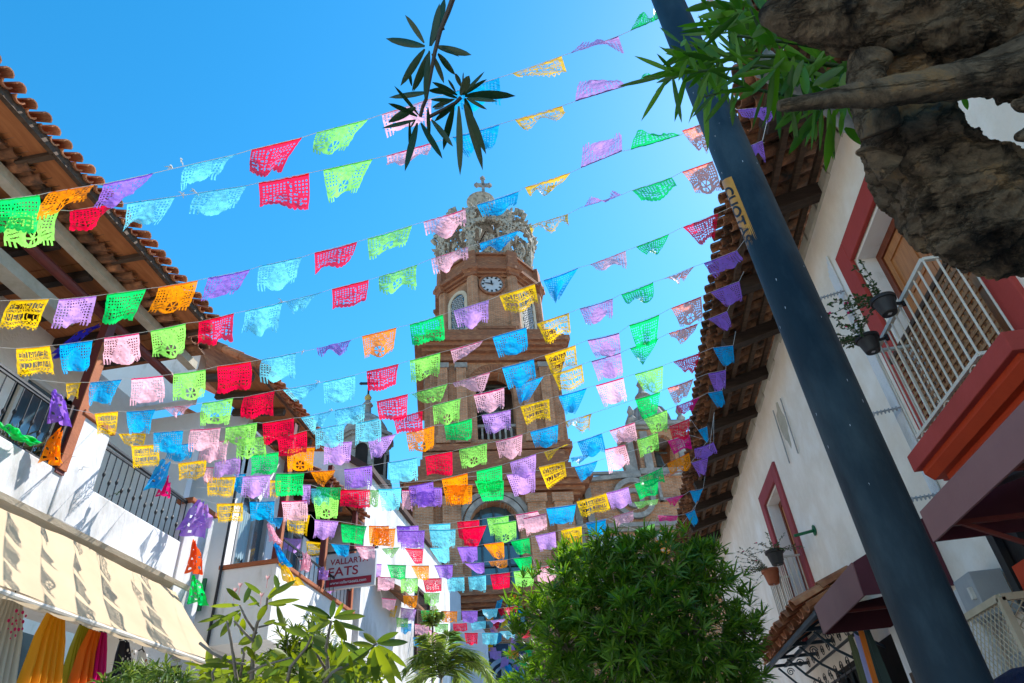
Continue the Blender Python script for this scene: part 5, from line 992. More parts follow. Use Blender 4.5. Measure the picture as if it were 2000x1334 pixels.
# ---------------------------------------------------------------- pole with sticker
PP = Vector((.84, 2.0, 0))
def pole():
    r = ray(1703, 950); X = r.x/r.y*2.02; R0 = .082
    t = empty('lamp_pole', (X, 2.02, 0), 0, 'thick blue-black painted steel pole crossing the right half with an amber sticker', 'pole')
    part('shaft', M['polepaint'], t, lambda m: m.lathe([(R0+.03, 0), (R0+.03, .3), (R0+.004, .32), (R0+.003, 2), (R0-.004, 7.5)], 64), smooth=True)
    part('patch', M['black'], t, lambda m: None) if 0 else None
    # sticker wrapped on the side that faces the camera
    zt, zb = 3.77, 3.36
    base = math.atan2(-2.02, -X)                     # direction from pole to camera
    a0, a1 = base-1.5, base-.45
    m = MB(); n = 14
    for i in range(n):
        p = a0+(a1-a0)*i/n; q = a0+(a1-a0)*(i+1)/n; rr_ = R0+.0012
        sh = lambda a: (a-a0)/(a1-a0)*.06
        m.add([(rr_*math.cos(p), rr_*math.sin(p), zb-sh(p)), (rr_*math.cos(q), rr_*math.sin(q), zb-sh(q)), (rr_*math.cos(q), rr_*math.sin(q), zt-sh(q)), (rr_*math.cos(p), rr_*math.sin(p), zt-sh(p))], [(0, 1, 2, 3)])
    st = m.build('sticker', M['sticker'], t)
    # lettering bent round the shaft, reading down the pole
    c = bpy.data.curves.new('t', 'FONT'); c.body = 'CUOTAS'; c.size = .12; c.offset = .003
    to = bpy.data.objects.new('t', c); COL.objects.link(to); dg = bpy.context.evaluated_depsgraph_get(); dg.update(); me = bpy.data.meshes.new_from_object(to.evaluated_get(dg)); bpy.data.objects.remove(to)
    bm = bmesh.new(); bm.from_mesh(me); bmesh.ops.triangulate(bm, faces=bm.faces); bmesh.ops.subdivide_edges(bm, edges=bm.edges, cuts=2); bm.to_mesh(me); bm.free()
    xs = [v.co.x for v in me.vertices]; ys = [v.co.y for v in me.vertices]; x0, x1, y0, y1 = min(xs), max(xs), min(ys), max(ys)
    for v in me.vertices:
        u = (v.co.x-x0)/(x1-x0); w = (v.co.y-y0)/(y1-y0); a = a0+(a1-a0)*(.1+.72*w); z = zt-.05-(zt-zb-.09)*u-(a-a0)/(a1-a0)*.06
        v.co = Vector(((R0+.0022)*math.cos(a), (R0+.0022)*math.sin(a), z))
    me.materials.clear(); me.materials.append(M['black']); lo = bpy.data.objects.new('sticker_lettering', me); COL.objects.link(lo); lo.parent = st
    rnd = random.Random(5); m = MB()
    for k in range(40):
        a = base+rnd.uniform(-1.2, 1.2); z = rnd.uniform(1.6, 4.5); s = rnd.uniform(.002, .006); rr_ = R0+.0025
        m.add([(rr_*math.cos(a+da), rr_*math.sin(a+da), z+dz) for da, dz in ((0, 0), (s*6, s*.6), (s*8, s*2), (s, s*2.4))], [(0, 1, 2, 3)])
    m.build('paint_chip', M['signwhite'], t)
pole()
# ---------------------------------------------------------------- passer-by whose knitted cap shows at the lower right
def passerby():
    p = onx(1992, 1345, .62*2); c = CAM + ray(2036, 1392)*2.5
    t = Vector(c)
    me = MB(); me.tube([(t.x, t.y, 0), (t.x, t.y, t.z-1.25), (t.x, t.y, t.z-.78), (t.x, t.y, t.z-.42), (t.x, t.y, t.z-.27), (t.x, t.y, t.z-.2), (t.x, t.y, t.z-.12), (t.x, t.y, t.z-.02), (t.x, t.y, t.z+.04)], [.13, .16, .17, .2, .12, .06, .09, .095, .05], 20)
    o = me.build('person', M['skin'], smooth=True); tag(o, 'person in a dark navy knitted cap passing at the lower right corner', 'person')
    part('knitted_cap', M['navy'], o, lambda m: m.lathe([(.1, -.05), (.118, -.04), (.118, 0), (.112, .05), (.08, .09), (.03, .11), (0, .112)], 28, tuple(t)), smooth=True)
    part('coat', M['navy'], o, lambda m: m.lathe([(.2, -1.1), (.21, -.7), (.23, -.38), (.14, -.25), (.08, -.22)], 20, tuple(t)), smooth=True)
passerby()
# ---------------------------------------------------------------- leaves near the lens, dead trunk, trees
def camleaf(m, p0, p1, wpx, D0, D1=None, n=5, droop=0., mat=None, rnd=random):
    """leaf from its stalk to its tip, given where it shows and how far away it hangs"""
    D1 = D1 or D0; a = depth_point(p0, D0); b = depth_point(p1, D1); w = wpx*(D0+D1)/2/FOC
    view = (a+b)/2-CAM; side = (b-a).cross(view).normalized(); roll = rnd.uniform(-.7, .7)
    side = Matrix.Rotation(roll, 3, (b-a).normalized()) @ side
    m.leaf(a, b, w/max(.75, math.cos(roll)), side, droop, n, mat)
# hanging sprig (zoom region S8)
def sprig():
    D = 1.75; rnd = random.Random(2)
    t = empty('hanging_branch', (0, 0, 0), 0, 'dark leafy branch hanging into the sky from the top edge, left of centre', 'branch')
    def S(x, y): return zp('S8', x, y)
    m = MB()
    pts = [(500, -60), (450, 80), (400, 200), (365, 340), (335, 500), (310, 640)]; m.tube([depth_point(S(*p), D) for p in pts], [.0075, .007, .006, .0055, .005, .004], 7)
    m.tube([depth_point(S(*p), D) for p in [(310, 640), (285, 700), (270, 760)]], .005, 6)
    m.tube([depth_point(S(*p), D) for p in [(330, 760), (430, 710), (500, 670), (535, 635)]], .0055, 6)
    m.tube([depth_point(S(*p), D) for p in [(400, 190), (425, 180)]], .006, 6)
    m.build('twig', M['twig'], t)
    L = [((335, 300), (430, -10), 60), ((345, 290), (395, 10), 45), ((295, 280), (170, 90), 36), ((300, 300), (45, 240), 50), ((370, 300), (605, 355), 48), ((300, 320), (140, 555), 48), ((330, 340), (225, 590), 50),
         ((330, 330), (300, 660), 40), ((385, 350), (500, 480), 42), ((500, 480), (530, 560), 30), ((345, 350), (425, 545), 34), ((390, 310), (525, 355), 18), ((320, 600), (65, 630), 36), ((330, 590), (500, 600), 44), ((215, 560), (195, 440), 22), ((290, 400), (215, 600), 26),
         ((250, 760), (60, 655), 34), ((260, 750), (100, 540), 24), ((240, 700), (60, 790), 50), ((240, 780), (20, 830), 26), ((250, 800), (170, 1090), 46), ((275, 800), (415, 1015), 40), ((340, 780), (485, 960), 38), ((320, 700), (330, 900), 26), ((350, 700), (500, 640), 30), ((340, 650), (490, 655), 26), ((360, 710), (430, 700), 18), ((240, 780), (205, 830), 12), ((200, 790), (210, 1030), 22),
         ((530, 620), (590, 500), 60), ((540, 620), (690, 470), 22), ((550, 620), (705, 505), 26), ((560, 625), (890, 605), 56), ((570, 640), (775, 650), 26), ((570, 640), (705, 705), 24), ((510, 620), (345, 530), 34), ((500, 600), (450, 510), 18), ((490, 690), (420, 985), 46), ((520, 690), (530, 1160), 44), ((555, 680), (675, 1080), 52), ((560, 670), (700, 1010), 46), ((560, 640), (620, 800), 40), ((500, 680), (360, 800), 34), ((545, 560), (550, 460), 10), ((510, 640), (380, 590), 26)]
    for a, b, w in L:
        m = MB(); camleaf(m, S(*a), S(*b), w/3.336, D+rnd.uniform(-.03, .03), D+rnd.uniform(-.10, .10), 6, rnd=rnd, droop=rnd.uniform(-.06, .13)); m.build('leaf', M['lf_dark'], t, smooth=True)
sprig()
def knotty(m, pts, rads, D, seed=0, n=130, seg=40, amp=.10):
    """gnarled limb: a thick noisy tube"""
    P = [depth_point(p, D if not hasattr(D, '__len__') else D[i]) for i, p in enumerate(pts)]; Ds = [D]*len(pts) if not hasattr(D, '__len__') else D
    Rr = [r*d/FOC for r, d in zip(rads, Ds)]
    C_, R2 = [], []
    for i in range(len(P)-1):
        p0, p1, p2, p3 = P[max(i-1, 0)], P[i], P[i+1], P[min(i+2, len(P)-1)]
        for k in range(seg):
            t = k/seg; C_.append(.5*((2*p1)+(p2-p0)*t+(2*p0-5*p1+4*p2-p3)*t*t+(3*p1-p0-3*p2+p3)*t**3)); R2.append(Rr[i]*(1-t)+Rr[i+1]*t)
    C_.append(P[-1]); R2.append(Rr[-1]*.3)
    b = len(m.v); m.tube(C_, R2, n); cc = C_
    for i in range(len(C_)):
        for j in range(n):
            q = b+i*n+j; v = Vector(m.v[q]); d = (v-cc[i]); L = d.length or 1e-6; d /= L; w = v*7
            s = noise.noise(w+Vector((seed, 0, 0)))*1.6 + noise.noise(w*2.7)*1.2 + noise.noise(w*6.3)*.8 + noise.noise(w*13)*.5 + noise.noise(w*27)*.3
            rg = .9*(.5-abs(noise.noise(Vector((v.x*6, v.y*14, v.z*22))+Vector((3, seed, 1)))*2))
            m.v[q] = tuple(v + d*R2[i]*amp*(s+rg-.2))
def trunk():
    t = empty('old_tree', (0, 0, 0), 0, 'gnarled dead-looking tree trunk with broken limbs filling the upper right corner', 'tree')
    m = MB()
    knotty(m, [(2330, 60), (2080, 30), (1900, 20), (1740, 28), (1610, 22), (1535, 22), (1488, 34)], [190, 165, 128, 92, 66, 46, 16], 1.45, 1)
    knotty(m, [(2300, 420), (2120, 415), (1985, 415), (1885, 385), (1800, 320), (1775, 240), (1770, 150), (1800, 60)], [130, 122, 122, 118, 100, 84, 78, 70], 1.5, 2)
    knotty(m, [(2200, 60), (2050, 110), (1900, 150), (1760, 175), (1650, 190), (1560, 203), (1520, 207)], [70, 58, 38, 30, 21, 15, 10], 1.33, 3, n=32)
    knotty(m, [(1700, 110), (1690, 150), (1700, 200), (1720, 260)], [40, 34, 34, 40], 1.42, 5, n=32)
    knotty(m, [(1740, 330), (1700, 300), (1672, 298)], [30, 16, 4], 1.42, 6, n=24)
    knotty(m, [(2030, 190), (2000, 205), (1978, 200)], [26, 16, 6], 1.3, 7, n=20); knotty(m, [(2040, 250), (2010, 262), (1985, 268)], [26, 18, 8], 1.3, 8, n=20)
    m.build('trunk', M['bark'], t, smooth=True)
    m = MB(); knotty(m, [(1480, 120), (1560, 165), (1640, 215), (1720, 275)], [26, 24, 24, 26], 1.9, 4, n=28, amp=.06); m.build('pale_limb', M['greystem'], t, smooth=True)
    rnd = random.Random(4); mm = MB(); mt = MB()
    def bunch(px, py, n, L0, L1, w, a0, a1, D):
        for _ in range(n):
            a = rad(rnd.uniform(a0, a1)); l = rnd.uniform(L0, L1); q = (px+rnd.uniform(-12, 12), py+rnd.uniform(-12, 12))
            Dd = D+rnd.uniform(-.15, .25); camleaf(mm, q, (q[0]+math.cos(a)*l, q[1]-math.sin(a)*l), w*rnd.uniform(.7, 1.2), Dd, Dd+rnd.uniform(-.1, .12), 6, droop=rnd.uniform(0, .12), rnd=rnd)
    for st in ([(1700, 110), (1560, 85), (1440, 70), (1400, 40)], [(1640, 130), (1520, 110), (1430, 110), (1325, 82)], [(1600, 150), (1480, 130), (1360, 140), (1290, 150)], [(1680, 180), (1560, 190), (1450, 170), (1370, 190)], [(1700, 150), (1640, 180), (1590, 230)], [(1500, 90), (1470, 20), (1450, -30)]):
        mt.tube([depth_point(p, 1.8) for p in st], [.008, .006, .004, .003][:len(st)], 6)
        for i in range(len(st)-1):
            for k in range(9):
                u = rnd.random(); px = st[i][0]*(1-u)+st[i+1][0]*u; py = st[i][1]*(1-u)+st[i+1][1]*u
                an = rad(rnd.choice([rnd.uniform(150, 215), rnd.uniform(215, 285), rnd.uniform(110, 160)])); l = rnd.uniform(45, 110); Dd = 1.8+rnd.uniform(-.12, .2)
                camleaf(mm, (px, py), (px+math.cos(an)*l, py-math.sin(an)*l), rnd.uniform(5, 11), Dd, Dd+rnd.uniform(-.1, .1), 6, droop=rnd.uniform(0, .1), rnd=rnd)
    for a, b, w in [((1520, 95), (1510, 235), 22), ((1525, 95), (1545, 180), 26), ((1620, 110), (1530, 175), 26), ((1500, 150), (1440, 195), 22), ((1630, 215), (1612, 335), 24), ((1618, 215), (1625, 310), 18), ((1560, 215), (1512, 252), 20), ((1600, 215), (1538, 300), 26), ((1548, 215), (1555, 285), 14), ((1565, 218), (1540, 260), 16), ((1655, 120), (1615, 165), 26), ((1690, 130), (1650, 165), 26), ((1650, 250), (1700, 285), 26), ((1400, 30), (1460, 62), 34), ((1460, 60), (1520, 92), 26), ((1510, 130), (1498, 238), 16), ((1880, 185), (1890, 215), 14), ((1340, 140), (1280, 160), 12), ((1330, 90), (1340, 75), 12), ((1380, 160), (1350, 225), 16), ((1430, 180), (1430, 245), 14), ((1340, 20), (1400, 5), 20), ((1370, 45), (1330, 55), 12), ((1645, 220), (1640, 265), 14)]:
        camleaf(mm, a, b, w*.72, 1.7, 1.75, 6, rnd=rnd, droop=rnd.uniform(0, .08))
    bunch(1440, 25, 26, 40, 100, 13, 120, 300, 1.8); bunch(1500, 40, 18, 40, 90, 14, 100, 300, 1.85); bunch(1560, 120, 16, 50, 110, 16, 180, 300, 1.75); bunch(1400, 120, 26, 35, 85, 10, 130, 290, 1.85); bunch(1350, 110, 14, 30, 60, 9, 140, 250, 1.8); bunch(1650, 140, 12, 40, 90, 16, 190, 300, 1.7)
    mt.build('shoot', M['lf_pot'], t, smooth=True); mm.build('foliage', M['lf_near'], t, smooth=True)
trunk()
# ---------------------------------------------------------------- oleander tree in the street
def rosette(m, c, d, L, n, rnd, w=.16, tilt=(.45, 1.2), droop=.15, seg=3):
    d = d.normalized(); a = d.orthogonal().normalized(); b = d.cross(a); ph = rnd.random()*6.28
    for k in range(n):
        t = ph+k*2.4; e = rnd.uniform(*tilt); o = (a*math.cos(t)+b*math.sin(t)); q = d*math.cos(e)+o*math.sin(e); l = L*rnd.uniform(.7, 1.15)
        m.leaf(c+d*rnd.uniform(-.04, .03)*L*6*.2, c+q*l, l*w, q.cross(d), droop*rnd.uniform(.2, 1.6), seg)
def oleander():
    rnd = random.Random(9); D0 = 8.2; KD = 8.2/6.5
    base = depth_point((1235, 1240), D0); t = empty('oleander_tree', (base.x, base.y, 0), 0, 'bushy dark green oleander tree with narrow leaves, sunlit on its left, in the street', 'tree')
    m = MB(); mt = MB(); o = Vector((base.x, base.y, 0))
    cl = [(1110, 1150, 75, 6.6), (1190, 1110, 80, 6.5), (1290, 1105, 95, 6.4), (1385, 1120, 75, 6.4), (1100, 1255, 95, 6.4), (1220, 1230, 130, 6.2), (1350, 1225, 115, 6.2), (1425, 1290, 70, 6.3), (1060, 1190, 45, 6.6), (1180, 1062, 26, 6.5), (1370, 1075, 36, 6.5), (1060, 1330, 80, 6.6), (1180, 1360, 130, 6.4), (1330, 1360, 120, 6.3), (1450, 1230, 35, 6.3), (1450, 1350, 60, 6.3), (1240, 1062, 30, 6.6), (1120, 1090, 34, 6.6), (1245, 1170, 85, 6.35), (1290, 1290, 115, 6.4), (1160, 1190, 70, 6.4)]
    for (px, py, r, D) in cl:
        py += 14 if py < 1200 else 4; r *= .93; D *= KD; c = depth_point((px, py), D); R_ = r*D/FOC; n = int(26+R_*R_*330)
        for k in range(n):
            z = rnd.uniform(-1, 1); th = rnd.random()*6.28; s = math.sqrt(1-z*z); u = Vector((s*math.cos(th), s*math.sin(th), z)); q = c+u*R_*rnd.uniform(.55, 1.08)
            if k % 3 == 0: q = c+u*R_*rnd.uniform(.2, .7)
            dd = (u+Vector((0, 0, .55))).normalized()
            rosette(m, q-o, dd, rnd.uniform(.14, .21), rnd.randrange(8, 13), rnd, w=.13)
            if k % 4 == 0: mt.tube([c-o, (c+(q-c)*.6)-o+Vector((0, 0, -.03)), q-o], [.012, .007, .003], 4, caps=False)
    for (x, y) in [(1240+rnd.uniform(225, 262)*math.cos(a_), 1228-rnd.uniform(150, 190)*math.sin(a_)) for a_ in [rad(rnd.uniform(-20, 200)) for _ in range(34)]]+[(1205, 1045), (1395, 1070), (1455, 1165), (1475, 1215), (1430, 1140), (1040, 1130), (1012, 1185), (1470, 1300), (1490, 1270), (1305, 1050), (1340, 1040), (1025, 1240), (1165, 1045), (1100, 1080), (1260, 1040), (1440, 1190)]:
        rosette(m, depth_point((x, y), 8.2)-o, Vector((rnd.uniform(-.4, .4), rnd.uniform(-.4, .4), 1)), .24, 12, rnd, w=.11)
    for _ in range(95):
        a = rnd.random()*6.28; q = rnd.random()**.5; rosette(m, depth_point((1235+205*q*math.cos(a), 1228+150*q*math.sin(a)), 7.2+rnd.uniform(-.3, .5)+q*.5)-o, Vector((rnd.uniform(-.7, .7), rnd.uniform(-1, .2), 1)), .23, 13, rnd, w=.12, droop=.3)
    m.build('foliage', M['lf_tree'], t); mt.build('branches', M['stem'], t)
    part('trunk', M['stem'], t, lambda m: [m.tube([(dx, 0, 0), (dx*1.2, .03, .9), (dx*3, .05, 1.9), (dx*6, .0, 2.7)], [.05, .045, .035, .02], 8) for dx in (-.06, .05, .1)], smooth=True)
oleander()
# ---------------------------------------------------------------- plumeria tree lower left
def plumeria():
    rnd = random.Random(21); D = 4.6; Z = lambda x, y: zp('Z7', x, y)
    base = depth_point(Z(640, 1400), D); t = empty('plumeria_tree', (base.x, base.y, 0), 0, 'plumeria tree with grey forking stems, long yellow-green leaves and few blossoms, lower left', 'tree'); o = Vector((base.x, base.y, 0))
    def st(m, pts, r0, r1, dd=0.):
        P = [depth_point(Z(*p), D+dd+rnd.uniform(-.05, .05))-o for p in pts]; n = len(P); m.tube(P, [.55*(r0+(r1-r0)*i/(n-1)) for i in range(n)], 7)
    m = MB()
    for pts, a, b in (([(1000, 1450), (1000, 1200), (990, 1030), (1030, 830)], .03, .016), ([(380, 1500), (385, 1250), (395, 1080), (400, 950), (430, 840), (500, 730), (510, 640)], .034, .013), ([(400, 1000), (330, 930), (240, 830)], .02, .013), ([(285, 1450), (250, 1250), (215, 1000), (180, 830)], .026, .014), ([(285, 1300), (320, 1100), (300, 1050)], .02, .012), ([(420, 930), (330, 800), (285, 700)], .018, .011), ([(930, 1370), (1040, 1250), (1200, 1160), (1340, 1060), (1400, 1010)], .026, .013), ([(-40, 1010), (60, 1090), (220, 1170), (330, 1180)], .02, .016), ([(640, 1450), (700, 1200), (830, 1040), (870, 950)], .026, .013), ([(440, 880), (520, 860), (550, 850)], .013, .009), ([(90, 1450), (60, 1250), (150, 1120)], .02, .012), ([(1000, 1250), (900, 1080), (860, 960)], .02, .012), ([(350, 1250), (480, 1190), (700, 1130)], .018, .012)):
        st(m, pts, a, b)
    m.build('trunk', M['stem'], t, smooth=True)
    m = MB()
    def lf(a, b, w, dd=0.): camleaf_local(a, b, w, dd)
    def camleaf_local(a, b, w, dd):
        mm = MB(); camleaf(mm, Z(*a), Z(*b), w/4.17, D+dd, D+dd+rnd.uniform(-.12, .12), 6, droop=rnd.uniform(0, .06), rnd=rnd)
        m.add([Vector(v)-o for v in mm.v], mm.f)
    for a, b, w in [((505, 660), (650, 540), 34), ((510, 640), (620, 510), 30), ((530, 620), (745, 490), 50), ((600, 580), (570, 440), 42), ((500, 690), (780, 640), 40), ((520, 690), (670, 690), 34), ((500, 700), (430, 820), 56), ((470, 620), (320, 510), 34), ((350, 620), (330, 660), 40), ((320, 680), (380, 520), 44), ((360, 620), (450, 710), 24), ((350, 700), (450, 680), 22), ((290, 660), (175, 550), 40), ((280, 700), (40, 710), 34), ((290, 740), (10, 910), 44), ((180, 800), (60, 770), 26), ((170, 790), (-60, 830), 30), ((220, 800), (125, 960), 50), ((290, 760), (240, 870), 34), ((310, 810), (305, 950), 52), ((270, 770), (240, 830), 40),
                    ((1030, 810), (830, 690), 50), ((1020, 830), (860, 810), 44), ((1030, 800), (1045, 650), 50), ((1050, 800), (1310, 780), 50), ((1050, 800), (1230, 740), 44), ((1060, 820), (1160, 990), 76), ((1020, 840), (830, 910), 50), ((1000, 790), (700, 670), 30), ((1040, 830), (1300, 900), 40), ((1000, 820), (850, 720), 40), ((1060, 790), (1130, 680), 36), ((870, 940), (780, 1070), 80), ((860, 960), (680, 870), 50), ((870, 940), (870, 830), 60), ((880, 960), (1000, 1010), 80), ((830, 960), (620, 880), 40),
                    ((590, 700), (660, 920), 46), ((600, 860), (540, 830), 24), ((560, 850), (680, 860), 28), ((480, 850), (580, 820), 30), ((440, 940), (400, 1080), 80), ((420, 950), (270, 1020), 70), ((300, 1000), (390, 930), 36), ((1400, 1010), (1290, 920), 50), ((1400, 1000), (1580, 910), 50), ((1410, 1010), (1660, 990), 56), ((1410, 1030), (1650, 1200), 50), ((1400, 1040), (1450, 1250), 80), ((1380, 1040), (1340, 1300), 86), ((1390, 1040), (1560, 1390), 80), ((1420, 1040), (1610, 1310), 60), ((1370, 1030), (1200, 1000), 44), ((1360, 1040), (1080, 1200), 70), ((1340, 1080), (1230, 1140), 50), ((1150, 1010), (1080, 1200), 74), ((1130, 1000), (1300, 1110), 50), ((1390, 1060), (1400, 1330), 80),
                    ((20, 1050), (40, 1200), 60), ((0, 1150), (200, 1140), 40), ((230, 1240), (-60, 1290), 60), ((220, 1200), (-30, 1180), 40), ((300, 1100), (340, 1030), 36), ((210, 1150), (230, 1290), 40), ((200, 1270), (330, 1380), 60), ((560, 1060), (680, 1110), 50), ((560, 1200), (470, 1300), 70), ((600, 1230), (680, 1390), 70), ((590, 1180), (760, 1160), 50), ((850, 1060), (900, 1200), 80), ((780, 1200), (830, 1360), 70), ((820, 1210), (1000, 1160), 50), ((1040, 1260), (1180, 1380), 50), ((1200, 1220), (1290, 1300), 50), ((150, 1340), (20, 1400), 60)]: lf(a, b, w, rnd.uniform(-.15, .2))
    for _ in range(280):
        x = rnd.uniform(-20, 1500); y = rnd.uniform(1080+abs(x-800)*.12, 1420); a = rnd.uniform(0, 6.28); l = rnd.uniform(90, 190); lf((x, y), (x+l*math.cos(a), y-l*math.sin(a)*.8), rnd.uniform(22, 48), rnd.uniform(-.1, .7))
    m.build('foliage', M['lf_plum'], t, smooth=True)
    for k, (x, y) in enumerate(((510, 500), (285, 560), (245, 600), (460, 640))):
        mm = MB(); c = depth_point(Z(x, y), D)-o
        for q in range(7):
            a = q*.9; mm.leaf(c, c+Vector((.02*math.cos(a), .02*math.sin(a), .035)), .012, (math.sin(a), -math.cos(a), 0), 0, 3)
        mm.tube([c-Vector((0, 0, .05)), c], .003, 5); mm.build('blossom', M['palepink'], t)
plumeria()
# ---------------------------------------------------------------- finer shrub behind the plumeria, shrubs at the lower left, palm
def shrub(name, label, cl, L, mat, seed, n0=1., w=.13, D=6.0, cat='shrub', droop=.25):
    rnd = random.Random(seed); b = depth_point(cl[0][:2], D); o = Vector((b.x, b.y, 0)); t = empty(name, (b.x, b.y, 0), 0, label, cat); m = MB(); mt = MB()
    for (px, py, r) in cl:
        c = depth_point((px, py), D+rnd.uniform(-.2, .2)); R_ = r*D/FOC
        for k in range(int((20+R_*R_*420)*n0)):
            u = Vector((rnd.gauss(0, 1), rnd.gauss(0, 1), rnd.gauss(0, 1))).normalized(); q = c+u*R_*rnd.uniform(.2, 1.05)
            rosette(m, q-o, u+Vector((0, 0, .7)), L*rnd.uniform(.7, 1.3), 9, rnd, w=w, droop=droop)
        mt.tube([(c.x-o.x, c.y-o.y, c.z-R_*1.5-.6), (c.x-o.x, c.y-o.y, c.z+R_*.4)], [.015, .005], 5)
    m.build('foliage', mat, t); mt.tube([(0, 0, 0), (.02, .02, max(.5, b.z*.8))], [.03, .02], 6); mt.build('trunk', M['stem'], t)
shrub('fine_leaf_shrub', 'light green fine-leaved shrub standing behind the plumeria tree', [(560, 1270, 45), (610, 1240, 40), (600, 1310, 60), (660, 1290, 45), (545, 1330, 50), (700, 1330, 45)], .13, M['lf_plum'], 31, D=6.2)
shrub('drooping_shrub', 'drooping narrow-leaved shrub in front of the garment rail at the lower left edge', [(235, 1325, 26), (275, 1322, 24), (320, 1322, 26), (350, 1330, 24), (210, 1345, 20)], .13, M['lf_palm'], 32, D=5.6, droop=.6)
def palm(cx, cy, D, fr, label, seed, ls=1.):
    rnd = random.Random(seed); c = depth_point((cx, cy), D); t = empty('palm', (c.x, c.y, 0), 0, label, 'palm tree'); o = Vector((c.x, c.y, 0)); m = MB(); mr = MB()
    for (ex, ey, hx, hy) in fr:
        P0 = c; P1 = depth_point((hx, hy), D+rnd.uniform(-.2, .2)); P2 = depth_point((ex, ey), D+rnd.uniform(-.4, .3)); pts = []
        for i in range(25): u = i/24; pts.append(P0*(1-u)**2+P1*2*u*(1-u)+P2*u*u)
        mr.tube([p-o for p in pts], [.012*(1-i/28) for i in range(25)], 5)
        for i in range(2, 25):
            for q in range(2):
                p = pts[i]*(1-q*.5)+pts[i-1]*q*.5; d = (pts[i]-pts[i-1]).normalized(); sd = d.cross(Vector((0, 0, 1))); sd = sd.normalized() if sd.length > .05 else Vector((1, 0, 0)); l = .42*ls*math.sin(math.pi*(.12+.83*i/25))+.05
                for s in (-1, 1):
                    e = (sd*s*.8+d*.65+Vector((0, 0, rnd.uniform(-.5, .1)))).normalized(); m.leaf(p-o, p-o+e*l*rnd.uniform(.8, 1.1), .026, d, .25, 3)
    m.build('fronds', M['lf_palm'], t); mr.build('rachis', M['lf_dry'], t)
    part('trunk', M['stem'], t, lambda m: m.tube([(0, 0, 0), (0, 0, c.z*.5), (0, 0, c.z)], [.06, .04, .02], 10), smooth=True)
palm(862, 1325, 11, [(790, 1310, 815, 1270), (800, 1345, 815, 1300), (955, 1325, 905, 1210), (925, 1300, 890, 1225), (905, 1345, 895, 1280), (850, 1255, 840, 1270), (975, 1345, 930, 1250), (830, 1240, 850, 1240), (880, 1235, 870, 1240), (810, 1290, 830, 1250), (945, 1300, 900, 1230)], 'palm with arching feathery fronds at the bottom centre below the tower', 41, ls=.75)
palm(845, 1225, 13.5, [(828, 1192, 838, 1205), (848, 1183, 846, 1200), (860, 1196, 855, 1206), (826, 1215, 835, 1208)], 'small yellow-green palm crown against the church wall', 42, ls=.3)
# ---------------------------------------------------------------- pot plants on the balcony rails
def pot(c, R_, H, mat, name, label, seed, sp, group='flower pots clamped to the balcony rails', arm=None, nst=12, reach=.42):
    rnd = random.Random(seed); t = empty(name, tuple(c), 0, label, 'flower pot', group)
    p = part('pot', mat, t, lambda m: m.lathe([(R_*.62, 0), (R_*.66, .01), (R_*.92, H*.78), (R_*.92, H*.8), (R_, H*.8), (R_*1.04, H), (R_*.98, H), (R_*.9, H*.85), (0, H*.85)], 36), smooth=False)
    part('pot_rim', mat, p, lambda m: m.lathe([(R_*1.0, H*.79), (R_*1.05, H*.80), (R_*1.07, H*.99), (R_*1.0, H*1.0)], 36))
    part('drain_label', M['signwhite'], p, lambda m: m.box(-.015, .015, -.015, .015, -.002, .001))
    if arm: part('clamp', M['iron'], t, lambda m: (m.bar((0, 0, H*.6), tuple(Vector(arm)-Vector(c)), .022), m.lathe([(.018, -.03), (.018, .03)], 8, tuple(Vector(arm)-Vector(c)))))
    ml = MB(); ms = MB(); fl = []
    for s in range(nst):
        a = rnd.uniform(*sp); L_ = reach*rnd.uniform(.5, 1.25); e = rnd.uniform(.1, 1.0); pts = []
        for i in range(9): u = i/8; pts.append(Vector((math.cos(a)*L_*u*math.cos(e), math.sin(a)*L_*u*math.cos(e), H*.85+L_*u*math.sin(e)-.35*L_*u*u*(1-e*.5))) + Vector((noise.noise(Vector((s, u*3, 1)))*.05*u, noise.noise(Vector((s, u*3, 5)))*.05*u, noise.noise(Vector((s, u*3, 9)))*.05*u)))
        ms.tube(pts, .0028, 4)
        for i in range(2, 9):
            for q in range(4):
                d = Vector((rnd.uniform(-1, 1), rnd.uniform(-1, 1), rnd.uniform(-.5, .8))).normalized(); l = rnd.uniform(.022, .045); ml.leaf(pts[i], pts[i]+d*l, l*.5, d.cross(Vector((.3, .2, 1))), .1, 3)
        if s % 4 == 0: fl.append(pts[-1])
    ml.build('foliage', M['lf_pot'], t); ms.build('stems', M['stem'], t)
    for f in fl[:3]:
        part('flower', M['pinkflower'], t, lambda m: [m.leaf(f, f+Vector((.028*math.cos(k*1.26), .028*math.sin(k*1.26), .014)), .024, (-math.sin(k*1.26), math.cos(k*1.26), 0), 0, 3) for k in range(5)])
pot(Vector((2.86, 5.12, 5.02)), .105, .17, M['blackplastic'], 'potted_plant', 'black hanging pot with climbing pink-flowered plant, upper one on the near balcony rail', 51, (1.6, 4.4), arm=(3.06, 5.2, 5.17), nst=16, reach=.45)
pot(Vector((2.86, 5.68, 4.99)), .105, .17, M['blackplastic'], 'potted_plant', 'black hanging pot with spreading pink trumpet flowers, lower one on the near balcony rail', 52, (1.9, 4.2), arm=(3.06, 5.72, 5.15), nst=18, reach=.46)
pot(Vector((2.95, 11.95, 4.83)), .15, .24, M['blackplastic'], 'potted_plant', 'black pot with leafy plant on the far balcony rail', 53, (0, 6.28), arm=(3.12, 12.2, 5.0), nst=16, reach=.42)
pot(Vector((2.98, 12.75, 4.72)), .15, .26, M['clay'], 'potted_plant', 'clay pot with dark band trailing stems, below the black pot on the far balcony', 54, (1.6, 4.2), arm=(3.12, 12.8, 4.95), nst=22, reach=.75)
